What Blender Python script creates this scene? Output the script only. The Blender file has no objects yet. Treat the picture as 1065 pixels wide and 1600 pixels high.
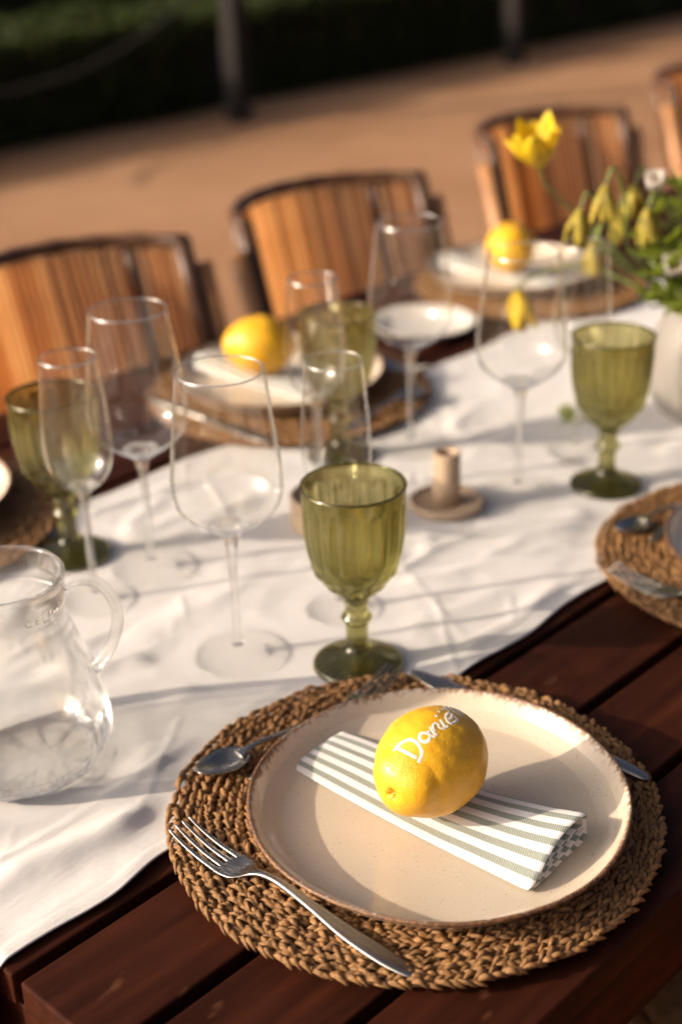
import bpy, bmesh, math, random
import numpy as np
from mathutils import Vector, Matrix, noise
from mathutils.bvhtree import BVHTree

random.seed(7)
rng = np.random.default_rng(7)
SC = bpy.context.scene
COL = SC.collection
PI = math.pi
rad = math.radians

# ------------------------------------------------------------------ camera, sky, sun, exposure
# world: X runs along the table, Y across it (away from the camera's side), Z up; table top at z = 0.75
T0 = 0.75
YAW, PITCH, ROLL = rad(44.4), rad(25.65), rad(1.81)
CAM_H = T0 + 0.65
F_PX = 2222.0                       # 50 mm lens on a 36 mm high frame, in pixels of the 1600 px photograph


def cf_vec(x, y, z):                # camera-heading frame (x right, y away) -> world axes
    return Vector((x * math.sin(YAW) + y * math.cos(YAW), -(x * math.cos(YAW) - y * math.sin(YAW)), z))


def TN(t, n, z=0.0):                # along table, across table (negative = farther), height over the table top
    return Vector((t, -n, T0 + z))


CAM_POS = Vector((0, 0, CAM_H))
_f = Vector((0, math.cos(PITCH), -math.sin(PITCH)))
_u = Vector((0, math.sin(PITCH), math.cos(PITCH)))
_r = Vector((1, 0, 0))
CR = cf_vec(*(math.cos(ROLL) * _r - math.sin(ROLL) * _u))
CU = cf_vec(*(math.sin(ROLL) * _r + math.cos(ROLL) * _u))
CF = cf_vec(*_f)
cam = bpy.data.cameras.new('camera')
cam.sensor_fit = 'VERTICAL'
cam.sensor_height = 36.0
cam.lens = 50.0
cam.clip_start = 0.05
cam.clip_end = 400
cam.dof.use_dof = True
cam.dof.focus_distance = 0.965
cam.dof.aperture_fstop = 3.3
camo = bpy.data.objects.new('camera', cam)
COL.objects.link(camo)
m = Matrix.Identity(4)
for i in range(3):
    m[i][0], m[i][1], m[i][2], m[i][3] = CR[i], CU[i], -CF[i], CAM_POS[i]
camo.matrix_world = m
SC.camera = camo


def ray(px, py):
    return (CR * ((px - 532.5) / F_PX) + CU * ((800 - py) / F_PX) + CF)


SUN_EL, SUN_AZ = rad(22), rad(13)   # azimuth: the light travels to the right and a little away in the camera-heading frame
d_h = cf_vec(math.cos(SUN_AZ), math.sin(SUN_AZ), 0)
sun_dir = Vector((d_h.x * math.cos(SUN_EL), d_h.y * math.cos(SUN_EL), -math.sin(SUN_EL)))
world = bpy.data.worlds.new('World')
SC.world = world
world.use_nodes = True
wn = world.node_tree
sky = wn.nodes.new('ShaderNodeTexSky')
sky.sky_type = 'NISHITA'
sky.sun_disc = False
sky.sun_elevation = SUN_EL
sky.sun_rotation = math.atan2(-d_h.x, -d_h.y)
sky.air_density = 0.3
sky.dust_density = 8.0
sky.ozone_density = 0.0
bg = wn.nodes['Background']
bg.inputs['Strength'].default_value = 0.14
wn.links.new(sky.outputs[0], bg.inputs[0])
sl = bpy.data.lights.new('sun', 'SUN')
sl.energy = 4.1
sl.angle = rad(0.6)
sl.color = (1.0, 0.82, 0.63)
so = bpy.data.objects.new('sun', sl)
COL.objects.link(so)
so.location = (-6, 4, 6)
so.rotation_euler = sun_dir.to_track_quat('-Z', 'Y').to_euler()
SC.view_settings.view_transform = 'Standard'
SC.view_settings.look = 'None'
SC.view_settings.exposure = 0.36
SC.view_settings.gamma = 1
cy = SC.cycles
cy.use_denoising = True
cy.max_bounces = 16
cy.transmission_bounces = 14
cy.transparent_max_bounces = 32
cy.glossy_bounces = 6
cy.diffuse_bounces = 4
cy.caustics_refractive = False
cy.caustics_reflective = False
cy.sample_clamp_indirect = 80


# ------------------------------------------------------------------ materials
class NT:
    def __init__(s, name):
        s.m = bpy.data.materials.new(name)
        s.m.use_nodes = True
        s.t = s.m.node_tree
        s.b = s.t.nodes['Principled BSDF']
        s.out = s.t.nodes['Material Output']

    def n(s, kind, **kw):
        nd = s.t.nodes.new('ShaderNode' + kind)
        for k, v in kw.items():
            if k.startswith('i_'):
                key = k[2:].replace('_', ' ')
                nd.inputs[int(key) if key.isdigit() else key].default_value = v
            else:
                setattr(nd, k, v)
        return nd

    def l(s, a, b):
        s.t.links.new(a, b)

    def set(s, **kw):
        for k, v in kw.items():
            s.b.inputs[k.replace('_', ' ')].default_value = v
        return s

    def ramp(s, fac, stops):
        r = s.n('ValToRGB')
        el = r.color_ramp.elements
        while len(el) < len(stops):
            el.new(0.5)
        for e, (p, c) in zip(el, stops):
            e.position = p
            e.color = (*c, 1) if len(c) == 3 else c
        s.l(fac, r.inputs[0])
        return r.outputs[0]

    def mix(s, fac, a, b, kind='MIX'):
        mx = s.n('MixRGB', blend_type=kind)
        for i, v in ((0, fac), (1, a), (2, b)):
            if isinstance(v, (int, float)):
                mx.inputs[i].default_value = v
            elif isinstance(v, tuple):
                mx.inputs[i].default_value = (*v, 1)
            else:
                s.l(v, mx.inputs[i])
        return mx.outputs[0]

    def math(s, op, a, b=0.0):
        q = s.n('Math', operation=op)
        for i, v in ((0, a), (1, b)):
            if isinstance(v, (int, float)):
                q.inputs[i].default_value = v
            else:
                s.l(v, q.inputs[i])
        return q.outputs[0]

    def coords(s, out='Object', scale=(1, 1, 1), rot=(0, 0, 0)):
        c = s.n('TexCoord')
        mp = s.n('Mapping')
        mp.inputs['Scale'].default_value = scale
        mp.inputs['Rotation'].default_value = rot
        s.l(c.outputs[out], mp.inputs[0])
        return mp.outputs[0]

    def noise(s, vec, scale, detail=4, rough=0.55):
        q = s.n('TexNoise')
        q.inputs['Scale'].default_value = scale
        q.inputs['Detail'].default_value = detail
        q.inputs['Roughness'].default_value = rough
        s.l(vec, q.inputs['Vector'])
        return q.outputs['Fac']

    def bump(s, h, strength=0.3, dist=0.001, target=None):
        b = s.n('Bump')
        b.inputs['Strength'].default_value = strength
        b.inputs['Distance'].default_value = dist
        s.l(h, b.inputs['Height'])
        s.l(b.outputs[0], (target or s.b).inputs['Normal'])
        return b


def mat_wood():
    q = NT('dark_stained_wood')
    oi = q.n('ObjectInfo')
    add = q.n('VectorMath', operation='ADD')
    v0 = q.coords('Object', (1.2, 14, 14))
    sc = q.n('VectorMath', operation='SCALE')
    comb = q.n('CombineXYZ')
    q.l(oi.outputs['Random'], comb.inputs[0]); q.l(oi.outputs['Random'], comb.inputs[1])
    q.l(comb.outputs[0], sc.inputs[0]); sc.inputs['Scale'].default_value = 31
    q.l(v0, add.inputs[0]); q.l(sc.outputs[0], add.inputs[1])
    g = q.noise(add.outputs[0], 3.2, 8, 0.62)
    big = q.noise(q.coords('Object', (1, 3, 3)), 6, 3)
    c = q.ramp(g, [(0.28, (0.017, 0.0046, 0.0020)), (0.5, (0.040, 0.0100, 0.0042)), (0.74, (0.072, 0.0190, 0.0072))])
    c = q.mix(0.55, c, q.ramp(big, [(0.3, (0.45, 0.45, 0.45)), (0.7, (1.25, 1.15, 1.05))]), 'MULTIPLY')
    spots = q.noise(q.coords('Object', (1, 2, 2)), 26, 2)
    c = q.mix(q.ramp(spots, [(0.66, (0, 0, 0)), (0.74, (0.5, 0.5, 0.5))]), c, (0.13, 0.05, 0.022))
    q.l(c, q.b.inputs['Base Color'])
    rg = q.n('MapRange'); rg.inputs['To Min'].default_value = 0.45; rg.inputs['To Max'].default_value = 0.7
    q.l(big, rg.inputs[0]); q.l(rg.outputs[0], q.b.inputs['Roughness'])
    q.set(Specular_IOR_Level=0.10)
    q.bump(g, 0.5, 0.0014)
    return q.m


def mat_cloth():
    q = NT('white_linen')
    v = q.coords('UV', (1, 1, 1))
    w1 = q.n('TexWave', wave_type='BANDS', bands_direction='X'); w1.inputs['Scale'].default_value = 420; w1.inputs['Distortion'].default_value = 1.5; w1.inputs['Detail'].default_value = 1
    w2 = q.n('TexWave', wave_type='BANDS', bands_direction='Y'); w2.inputs['Scale'].default_value = 420; w2.inputs['Distortion'].default_value = 1.5; w2.inputs['Detail'].default_value = 1
    q.l(v, w1.inputs[0]); q.l(v, w2.inputs[0])
    h = q.math('ADD', w1.outputs['Fac'], w2.outputs['Fac'])
    big = q.noise(v, 9, 5)
    c = q.ramp(big, [(0.3, (0.66, 0.635, 0.61)), (0.7, (0.71, 0.685, 0.657))])
    q.l(c, q.b.inputs['Base Color'])
    q.set(Roughness=0.85, Specular_IOR_Level=0.15, Sheen_Weight=0.15)
    fine = q.noise(q.coords('UV', (30, 90, 1)), 3, 4)
    hh = q.math('ADD', q.math('MULTIPLY', h, 0.22), fine)
    q.bump(hh, 0.40, 0.0013)
    return q.m


def mat_napkin():
    q = NT('striped_napkin_cotton')
    c = q.n('TexCoord'); sp = q.n('SeparateXYZ'); q.l(c.outputs['UV'], sp.inputs[0])
    wob = q.noise(q.coords('UV', (60, 60, 60)), 8, 3)
    u = q.math('ADD', sp.outputs[0], q.math('MULTIPLY', q.math('SUBTRACT', wob, 0.5), 0.0007))
    fr = q.math('FRACT', q.math('DIVIDE', u, 0.0118))
    st = q.ramp(fr, [(0.0, (0, 0, 0)), (0.47, (0, 0, 0)), (0.50, (1, 1, 1)), (0.94, (1, 1, 1)), (0.98, (0, 0, 0))])
    # twill threads: fine diagonal break-up of the green yarn
    tw = q.n('TexWave', wave_type='BANDS', bands_direction='DIAGONAL'); tw.inputs['Scale'].default_value = 430
    tw.inputs['Distortion'].default_value = 3; tw.inputs['Detail'].default_value = 2
    q.l(c.outputs['UV'], tw.inputs[0])
    green = q.ramp(tw.outputs['Fac'], [(0.25, (0.15, 0.18, 0.15)), (0.8, (0.46, 0.48, 0.42))])
    col = q.mix(st, (0.80, 0.775, 0.75), green)
    q.l(col, q.b.inputs['Base Color'])
    q.set(Roughness=0.9, Specular_IOR_Level=0.1, Sheen_Weight=0.2)
    q.bump(q.math('ADD', tw.outputs['Fac'], q.noise(q.coords('UV', (1, 1, 1)), 900, 2)), 0.35, 0.0005)
    return q.m


def mat_seagrass():
    q = NT('braided_seagrass')
    v = q.coords('UV', (1.2, 7, 1))
    f = q.noise(v, 1.6, 5, 0.65)
    oi = q.n('ObjectInfo')
    big = q.noise(q.coords('Object', (1, 1, 1)), 130, 4, 0.75)
    c = q.ramp(f, [(0.25, (0.085, 0.036, 0.012)), (0.5, (0.27, 0.140, 0.052)), (0.78, (0.46, 0.275, 0.115))])
    c = q.mix(0.75, c, q.ramp(big, [(0.32, (0.36, 0.30, 0.25)), (0.5, (0.95, 0.92, 0.9)), (0.7, (1.4, 1.32, 1.15))]), 'MULTIPLY')
    q.l(c, q.b.inputs['Base Color'])
    q.set(Roughness=0.55, Specular_IOR_Level=0.35)
    q.bump(f, 0.7, 0.0012)
    return q.m


def mat_plate():
    q = NT('cream_stoneware_glaze')
    geo = q.n('TexCoord'); sp = q.n('SeparateXYZ'); q.l(geo.outputs['Object'], sp.inputs[0])
    r2 = q.math('SQRT', q.math('ADD', q.math('MULTIPLY', sp.outputs[0], sp.outputs[0]), q.math('MULTIPLY', sp.outputs[1], sp.outputs[1])))
    v = q.coords('Object', (1, 1, 1))
    dash = q.noise(q.coords('Object', (1, 1, 0.35)), 330, 2)
    broad = q.noise(v, 22, 3)
    edge = q.math('ADD', r2, q.math('MULTIPLY', q.math('SUBTRACT', dash, 0.5), 0.011))
    edge = q.math('ADD', edge, q.math('MULTIPLY', q.math('SUBTRACT', broad, 0.5), 0.004))
    k = q.ramp(q.math('MULTIPLY', q.math('SUBTRACT', edge, 0.125), 60.0), [(0.30, (0, 0, 0)), (0.47, (1, 1, 1))])
    spk = q.noise(v, 520, 1)
    base = q.ramp(q.noise(v, 9, 4), [(0.3, (0.55, 0.465, 0.362)), (0.7, (0.63, 0.542, 0.430))])
    base = q.mix(q.ramp(spk, [(0.66, (0, 0, 0)), (0.74, (0.55, 0.55, 0.55))]), base, (0.28, 0.17, 0.09))
    rim = q.ramp(dash, [(0.35, (0.060, 0.024, 0.012)), (0.68, (0.26, 0.135, 0.066))])
    q.l(q.mix(k, base, rim), q.b.inputs['Base Color'])
    rr = q.n('MapRange'); rr.inputs['To Min'].default_value = 0.13; rr.inputs['To Max'].default_value = 0.5
    q.l(k, rr.inputs[0]); q.l(rr.outputs[0], q.b.inputs['Roughness'])
    q.set(Specular_IOR_Level=0.5)
    q.bump(q.math('ADD', q.noise(v, 60, 3), q.math('MULTIPLY', dash, k)), 0.08, 0.002)
    return q.m


def mat_lemon():
    q = NT('lemon_peel')
    v = q.coords('Object', (1, 1, 1))
    vo = q.n('TexVoronoi'); vo.inputs['Scale'].default_value = 620; q.l(v, vo.inputs['Vector'])
    pores = q.ramp(vo.outputs['Distance'], [(0.0, (0, 0, 0)), (0.35, (1, 1, 1))])
    big = q.noise(v, 32, 4)
    c = q.ramp(big, [(0.28, (0.62, 0.30, 0.010)), (0.5, (0.75, 0.405, 0.018)), (0.75, (0.82, 0.48, 0.035))])
    spot = q.noise(v, 75, 3, 0.7)
    c = q.mix(q.ramp(spot, [(0.72, (0, 0, 0)), (0.82, (0.35, 0.35, 0.35))]), c, (0.85, 0.62, 0.30))
    q.l(c, q.b.inputs['Base Color'])
    q.set(Roughness=0.34, Specular_IOR_Level=0.45, Subsurface_Weight=0.12, Subsurface_Radius=(0.006, 0.003, 0.0006), Subsurface_Scale=1.0)
    q.bump(q.math('ADD', q.math('MULTIPLY', pores, 0.5), q.math('MULTIPLY', q.noise(v, 130, 3), 1.1)), 0.42, 0.0016)
    return q.m


def mat_glass(name, tint, clear, ior, floor=0.04, e0=0.55, e1=0.92, rough=0.13, edge_tint=None):
    """glass wall: straight-through where faced squarely, true refracting glass towards grazing angles, thin mirror coat"""
    q = NT(name)
    q.t.nodes.remove(q.b)
    lw = q.n('LayerWeight'); lw.inputs['Blend'].default_value = 0.5
    mr = q.n('MapRange'); mr.interpolation_type = 'SMOOTHSTEP'
    for k_, v_ in (('From Min', e0), ('From Max', e1), ('To Min', 1 - clear), ('To Max', 0.97)):
        mr.inputs[k_].default_value = v_
    q.l(lw.outputs['Facing'], mr.inputs[0])
    tr = q.n('BsdfTransparent'); tr.inputs[0].default_value = (*tint, 1)
    g = q.n('BsdfGlass'); g.inputs['Color'].default_value = (*(edge_tint or tint), 1); g.inputs['IOR'].default_value = ior; g.inputs['Roughness'].default_value = 0.0
    m0 = q.n('MixShader'); q.l(mr.outputs[0], m0.inputs[0]); q.l(tr.outputs[0], m0.inputs[1]); q.l(g.outputs[0], m0.inputs[2])
    gl = q.n('BsdfGlossy'); gl.inputs['Roughness'].default_value = rough; gl.inputs[0].default_value = (1, 1, 1, 1)
    mx = q.n('MixShader'); mx.inputs[0].default_value = floor
    q.l(m0.outputs[0], mx.inputs[1]); q.l(gl.outputs[0], mx.inputs[2])
    q.l(mx.outputs[0], q.out.inputs[0])
    return q.m


def mat_simple(name, col, rough=0.5, metal=0.0, var=0.15, scale=20, bump=0.0, spec=0.5, trans=None, bdist=0.002, stretch=(1, 1, 1)):
    q = NT(name)
    v = q.coords('Object', stretch)
    nz = q.noise(v, scale, 5)
    lo = tuple(c * (1 - var) for c in col); hi = tuple(min(1, c * (1 + var)) for c in col)
    c = q.ramp(nz, [(0.3, lo), (0.7, hi)])
    q.l(c, q.b.inputs['Base Color'])
    q.set(Roughness=rough, Metallic=metal, Specular_IOR_Level=spec)
    if bump:
        q.bump(nz, bump, bdist)
    if trans:
        t = q.n('BsdfTranslucent'); t.inputs[0].default_value = (*trans[1], 1)
        mx = q.n('MixShader'); mx.inputs[0].default_value = trans[0]
        q.l(q.b.outputs[0], mx.inputs[1]); q.l(t.outputs[0], mx.inputs[2]); q.l(mx.outputs[0], q.out.inputs[0])
    return q.m


def mat_ground():
    q = NT('sandy_ground')
    v = q.coords('Object', (1, 1, 1))
    a = q.noise(v, 0.9, 5, 0.6)
    b = q.noise(v, 60, 6, 0.7)
    c = q.ramp(a, [(0.28, (0.31, 0.165, 0.088)), (0.45, (0.40, 0.225, 0.125)), (0.7, (0.48, 0.285, 0.165))])
    st = q.noise(q.coords('Object', (1, 1, 1)), 3.1, 4, 0.65)
    c = q.mix(q.ramp(st, [(0.60, (0, 0, 0)), (0.72, (0.5, 0.5, 0.5))]), c, (0.22, 0.125, 0.07))
    c = q.mix(0.55, c, q.ramp(b, [(0.3, (0.55, 0.52, 0.5)), (0.7, (1.25, 1.2, 1.15))]), 'MULTIPLY')
    q.l(c, q.b.inputs['Base Color'])
    q.set(Roughness=0.95, Specular_IOR_Level=0.1)
    q.bump(b, 0.6, 0.02)
    return q.m


def mat_ink():
    q = NT('white_marker_ink')
    v = q.coords('Object', (1, 1, 1))
    k = q.ramp(q.noise(v, 900, 3, 0.7), [(0.40, (1, 1, 1)), (0.52, (0, 0, 0))])
    k2 = q.ramp(q.noise(v, 160, 3, 0.6), [(0.42, (0.75, 0.75, 0.75)), (0.60, (0.0, 0.0, 0.0))])
    c = q.mix(q.math('MULTIPLY', k, k2), (0.84, 0.79, 0.73), (0.78, 0.50, 0.10))
    q.l(c, q.b.inputs['Base Color'])
    q.set(Roughness=0.5)
    q.bump(q.noise(v, 420, 4), 0.5, 0.0009)
    return q.m


def mat_reed():
    q = NT('honey_reed')
    oi = q.n('ObjectInfo')
    nz = q.noise(q.coords('Object', (30, 30, 4)), 3, 4)
    k = q.math('ADD', q.math('MULTIPLY', oi.outputs['Random'], 0.6), q.math('MULTIPLY', nz, 0.5))
    c = q.ramp(k, [(0.2, (0.17, 0.08, 0.032)), (0.55, (0.38, 0.20, 0.085)), (0.85, (0.55, 0.33, 0.16))])
    tc = q.ramp(k, [(0.2, (0.34, 0.18, 0.085)), (0.55, (0.74, 0.45, 0.23)), (0.85, (0.92, 0.68, 0.42))])
    q.l(c, q.b.inputs['Base Color'])
    q.set(Roughness=0.5)
    t = q.n('BsdfTranslucent'); q.l(tc, t.inputs[0])
    mx = q.n('MixShader'); mx.inputs[0].default_value = 0.86
    q.l(q.b.outputs[0], mx.inputs[1]); q.l(t.outputs[0], mx.inputs[2]); q.l(mx.outputs[0], q.out.inputs[0])
    return q.m


def mat_steel():
    q = NT('brushed_steel')
    v = q.coords('Object', (4, 90, 90))
    nz = q.noise(v, 9, 4)
    q.set(Base_Color=(0.37, 0.35, 0.325, 1), Metallic=1.0)
    rr = q.n('MapRange'); rr.inputs['To Min'].default_value = 0.20; rr.inputs['To Max'].default_value = 0.36
    q.l(nz, rr.inputs[0]); q.l(rr.outputs[0], q.b.inputs['Roughness'])
    q.bump(nz, 0.05, 0.0005)
    return q.m


M = dict(
    wood=mat_wood(), cloth=mat_cloth(), napkin=mat_napkin(), seagrass=mat_seagrass(), plate=mat_plate(), lemon=mat_lemon(),
    thin=mat_glass('thin_clear_glass', (0.995, 0.995, 0.99), 1.0, 1.5, 0.04, 0.60, 0.95),
    rim=mat_glass('glass_lip', (0.97, 0.97, 0.96), 0.35, 1.5, 0.10, 0.3, 0.7),
    foot=mat_glass('clear_foot_glass', (0.995, 0.995, 0.99), 1.0, 1.5, 0.02, 0.72, 0.98),
    stem=mat_glass('clear_stem_glass', (0.99, 0.99, 0.985), 0.6, 1.45, 0.03, 0.3, 0.8),
    green=mat_glass('olive_pressed_glass', (0.66, 0.635, 0.37), 0.42, 1.5, 0.045, 0.48, 0.82, 0.14, (0.74, 0.72, 0.48)),
    green_wall=mat_glass('olive_fluted_glass', (0.75, 0.735, 0.51), 0.28, 1.5, 0.035, 0.40, 0.75, 0.11, (0.76, 0.74, 0.50)),
    green_in=mat_glass('olive_inner_glass', (0.84, 0.82, 0.62), 0.28, 1.5, 0.035, 0.40, 0.75, 0.11, (0.80, 0.78, 0.56)),
    jug_wall=mat_glass('fluted_clear_glass', (0.990, 0.994, 0.990), 0.91, 1.38, 0.05, 0.18, 0.66, 0.10),
    jug=mat_glass('clear_pressed_glass', (0.988, 0.993, 0.988), 0.86, 1.5, 0.04, 0.50, 0.82),
    steel=mat_steel(), ground=mat_ground(),
    scar=mat_simple('lemon_stem_scar', (0.34, 0.20, 0.09), 0.8, var=0.4, scale=300),
    ink=mat_ink(),
    reed=mat_reed(),
    frame=mat_simple('dark_bamboo_frame', (0.085, 0.037, 0.016), 0.45, var=0.4, scale=14),
    pale_pole=mat_simple('honey_bamboo_pole', (0.40, 0.19, 0.07), 0.45, var=0.25, scale=12),
    clay=mat_simple('pale_stoneware', (0.47, 0.345, 0.235), 0.75, var=0.12, scale=80, bump=0.3),
    porcelain=mat_simple('warm_white_ceramic', (0.68, 0.63, 0.56), 0.25, var=0.05, scale=30),
    vase=mat_simple('pale_grey_ceramic', (0.27, 0.25, 0.228), 0.55, var=0.08, scale=25, bump=0.1),
    petal=mat_simple('yellow_petal', (0.82, 0.62, 0.02), 0.5, var=0.15, scale=60, trans=(0.45, (0.9, 0.72, 0.03))),
    bud=mat_simple('yellow_green_bell', (0.50, 0.42, 0.07), 0.5, var=0.35, scale=60, trans=(0.5, (0.70, 0.56, 0.10))),
    white_petal=mat_simple('white_petal', (0.78, 0.74, 0.68), 0.5, var=0.08, scale=60, trans=(0.35, (0.8, 0.75, 0.66))),
    stalk=mat_simple('flower_stalk', (0.16, 0.20, 0.05), 0.5, var=0.25, scale=60),
    leaf=mat_simple('fresh_leaf', (0.17, 0.215, 0.032), 0.45, var=0.5, scale=40, trans=(0.55, (0.56, 0.62, 0.09))),
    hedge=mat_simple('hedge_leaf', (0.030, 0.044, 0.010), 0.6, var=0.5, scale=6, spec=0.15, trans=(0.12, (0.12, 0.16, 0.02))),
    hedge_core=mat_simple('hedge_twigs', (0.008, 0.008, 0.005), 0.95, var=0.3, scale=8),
    post=mat_simple('shade_darkened_post', (0.010, 0.007, 0.0055), 0.9, var=0.3, scale=8, stretch=(6, 6, 1)),  # near-black base colour stands in for the shade over the posts
    rope=mat_simple('grey_rope', (0.018, 0.016, 0.012), 0.9, var=0.3, scale=40),
    cushion=mat_simple('woven_seat_reed', (0.30, 0.16, 0.065), 0.7, var=0.3, scale=50, bump=0.4),
)


# ------------------------------------------------------------------ mesh helpers
def inner_mat(o, mat, first_row, seg, base_rows=0):
    """faces from ring first_row on get the plain inner-wall glass"""
    o.data.materials.append(M[mat])
    start = first_row * seg
    mi = [1 if i >= start or i < base_rows * seg else 0 for i in range(len(o.data.polygons))]
    o.data.polygons.foreach_set('material_index', mi)
    return o


def obj(name, verts, faces, mat, parent=None, uvs=None, smooth=True, loc=None, rot=None):
    me = bpy.data.meshes.new(name)
    me.from_pydata([tuple(v) for v in verts], [], faces)
    if uvs is not None:
        ul = me.uv_layers.new(name='UVMap')
        li = np.empty(len(me.loops), dtype=np.int32)
        me.loops.foreach_get('vertex_index', li)
        ul.data.foreach_set('uv', np.asarray(uvs, dtype=np.float32)[li].ravel())
    if smooth:
        me.polygons.foreach_set('use_smooth', [True] * len(me.polygons))
    me.materials.append(M[mat])
    me.update()
    o = bpy.data.objects.new(name, me)
    COL.objects.link(o)
    if parent is not None:
        o.parent = parent
    if loc is not None:
        o.location = loc
    if rot is not None:
        o.rotation_euler = rot
    return o


def tag(o, label, cat, group=None, kind=None):
    if label:
        o['label'] = label
    if cat:
        o['category'] = cat
    if group:
        o['group'] = group
    if kind:
        o['kind'] = kind
    return o


def thing(name, label, cat, loc, rotz=0.0, group=None):
    o = bpy.data.objects.new(name, None)
    COL.objects.link(o)
    o.location = loc
    o.rotation_euler = (0, 0, rotz)
    o.empty_display_size = 0.05
    return tag(o, label, cat, group)


def dup(root, loc, rotz, label, scale=None):
    r = root.copy(); COL.objects.link(r)
    r.location = loc; r.rotation_euler = (0, 0, rotz)
    r['label'] = label
    if scale:
        r.scale = (scale,) * 3
    for ch in list(root.children):
        c = ch.copy(); COL.objects.link(c); c.parent = r
        for g in list(ch.children):
            d = g.copy(); COL.objects.link(d); d.parent = c
    return r


def lathe(profile, seg=48, rfun=None):
    """profile: (r, z) from axis to axis or closed tube; returns verts, faces"""
    V, Fc, rows = [], [], []
    for i, (r, z) in enumerate(profile):
        if r < 1e-6:
            rows.append([len(V)]); V.append((0, 0, z))
        else:
            row = []
            for k in range(seg):
                th = 2 * PI * k / seg
                rr, zz = (r, z) if rfun is None else rfun(th, r, z, i)
                row.append(len(V)); V.append((rr * math.cos(th), rr * math.sin(th), zz))
            rows.append(row)
    for a, b in zip(rows[:-1], rows[1:]):
        for k in range(seg):
            k2 = (k + 1) % seg
            if len(a) == 1 and len(b) == 1:
                continue
            if len(a) == 1:
                Fc.append((a[0], b[k2], b[k]))
            elif len(b) == 1:
                Fc.append((a[k], a[k2], b[0]))
            else:
                Fc.append((a[k], a[k2], b[k2], b[k]))
    return V, Fc


def spline(pts, n):
    """Catmull-Rom through pts, n samples"""
    P = [np.asarray(p, float) for p in pts]
    P = [2 * P[0] - P[1]] + P + [2 * P[-1] - P[-2]]
    out = []
    for k in range(n):
        s = k / (n - 1) * (len(pts) - 1)
        i = min(int(s), len(pts) - 2); f = s - i
        a, b, c, d = P[i], P[i + 1], P[i + 2], P[i + 3]
        out.append(0.5 * ((2 * b) + (c - a) * f + (2 * a - 5 * b + 4 * c - d) * f * f + (3 * b - a - 3 * c + d) * f ** 3))
    return out


def loft(rings, closed_ends=True):
    V, Fc = [], []
    k = len(rings[0])
    for r in rings:
        V += [tuple(p) for p in r]
    for i in range(len(rings) - 1):
        for j in range(k):
            j2 = (j + 1) % k
            Fc.append((i * k + j, i * k + j2, (i + 1) * k + j2, (i + 1) * k + j))
    if closed_ends:
        Fc.append(tuple(range(k - 1, -1, -1)))
        Fc.append(tuple((len(rings) - 1) * k + j for j in range(k)))
    return V, Fc


def tube(pts, radii, sides=8, closed_ends=True):
    pts = [Vector(p) for p in pts]
    if isinstance(radii, (int, float)):
        radii = [radii] * len(pts)
    rings = []
    up = Vector((0, 0, 1))
    for i, p in enumerate(pts):
        tg = (pts[min(i + 1, len(pts) - 1)] - pts[max(i - 1, 0)]).normalized()
        if abs(tg.dot(up)) > 0.95:
            up = Vector((1, 0, 0)) if abs(tg.x) < 0.9 else Vector((0, 1, 0))
        a = (up - tg * up.dot(tg)).normalized()
        b = tg.cross(a)
        up = a
        rings.append([p + (a * math.cos(2 * PI * j / sides) + b * math.sin(2 * PI * j / sides)) * radii[i] for j in range(sides)])
    return loft(rings, closed_ends)


def box(x0, x1, y0, y1, z0, z1, bev=0.0):
    bm = bmesh.new()
    bmesh.ops.create_cube(bm, size=1)
    for v in bm.verts:
        v.co = Vector(((x0 + x1) / 2 + v.co.x * (x1 - x0), (y0 + y1) / 2 + v.co.y * (y1 - y0), (z0 + z1) / 2 + v.co.z * (z1 - z0)))
    if bev:
        bmesh.ops.bevel(bm, geom=bm.edges[:], offset=bev, segments=2, affect='EDGES', profile=0.5)
    bm.verts.index_update()
    V = [v.co.copy() for v in bm.verts]; Fc = [tuple(v.index for v in f.verts) for f in bm.faces]
    bm.free()
    return V, Fc


def join(*vf):
    V, Fc = [], []
    for v, f in vf:
        o = len(V)
        V += list(v); Fc += [tuple(i + o for i in q) for q in f]
    return V, Fc


def xf(vf, mat):
    return [mat @ Vector(v) for v in vf[0]], vf[1]


# ------------------------------------------------------------------ ground, hedge
gv, gf = [], []
G = 120
for i in range(2):
    for j in range(2):
        gv.append((-G + 2 * G * i, -G + 2 * G * j, 0))
gr = obj('ground', gv, [(0, 2, 3, 1)], 'ground', smooth=False)
tag(gr, 'reddish sandy ground under and behind the table', None, kind='structure')


def leaf_cloud(n, pos, size, seed):
    """n folded leaf quads at positions pos (n,3); joined into one foliage mesh"""
    r = np.random.default_rng(seed)
    a = r.normal(size=(n, 3)); a /= np.linalg.norm(a, axis=1, keepdims=True)
    b = np.cross(a, r.normal(size=(n, 3))); b /= np.linalg.norm(b, axis=1, keepdims=True)
    c = np.cross(a, b)
    s = (size * (0.6 + 0.8 * r.random(n)))[:, None]
    v = np.stack([pos - a * s, pos + b * s * 0.45 + c * s * 0.15, pos + a * s, pos - b * s * 0.45 + c * s * 0.15], 1).reshape(-1, 3)
    f = (np.arange(n)[:, None] * 4 + np.array([[0, 1, 2, 3]])).tolist()
    return v.tolist(), f


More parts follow.
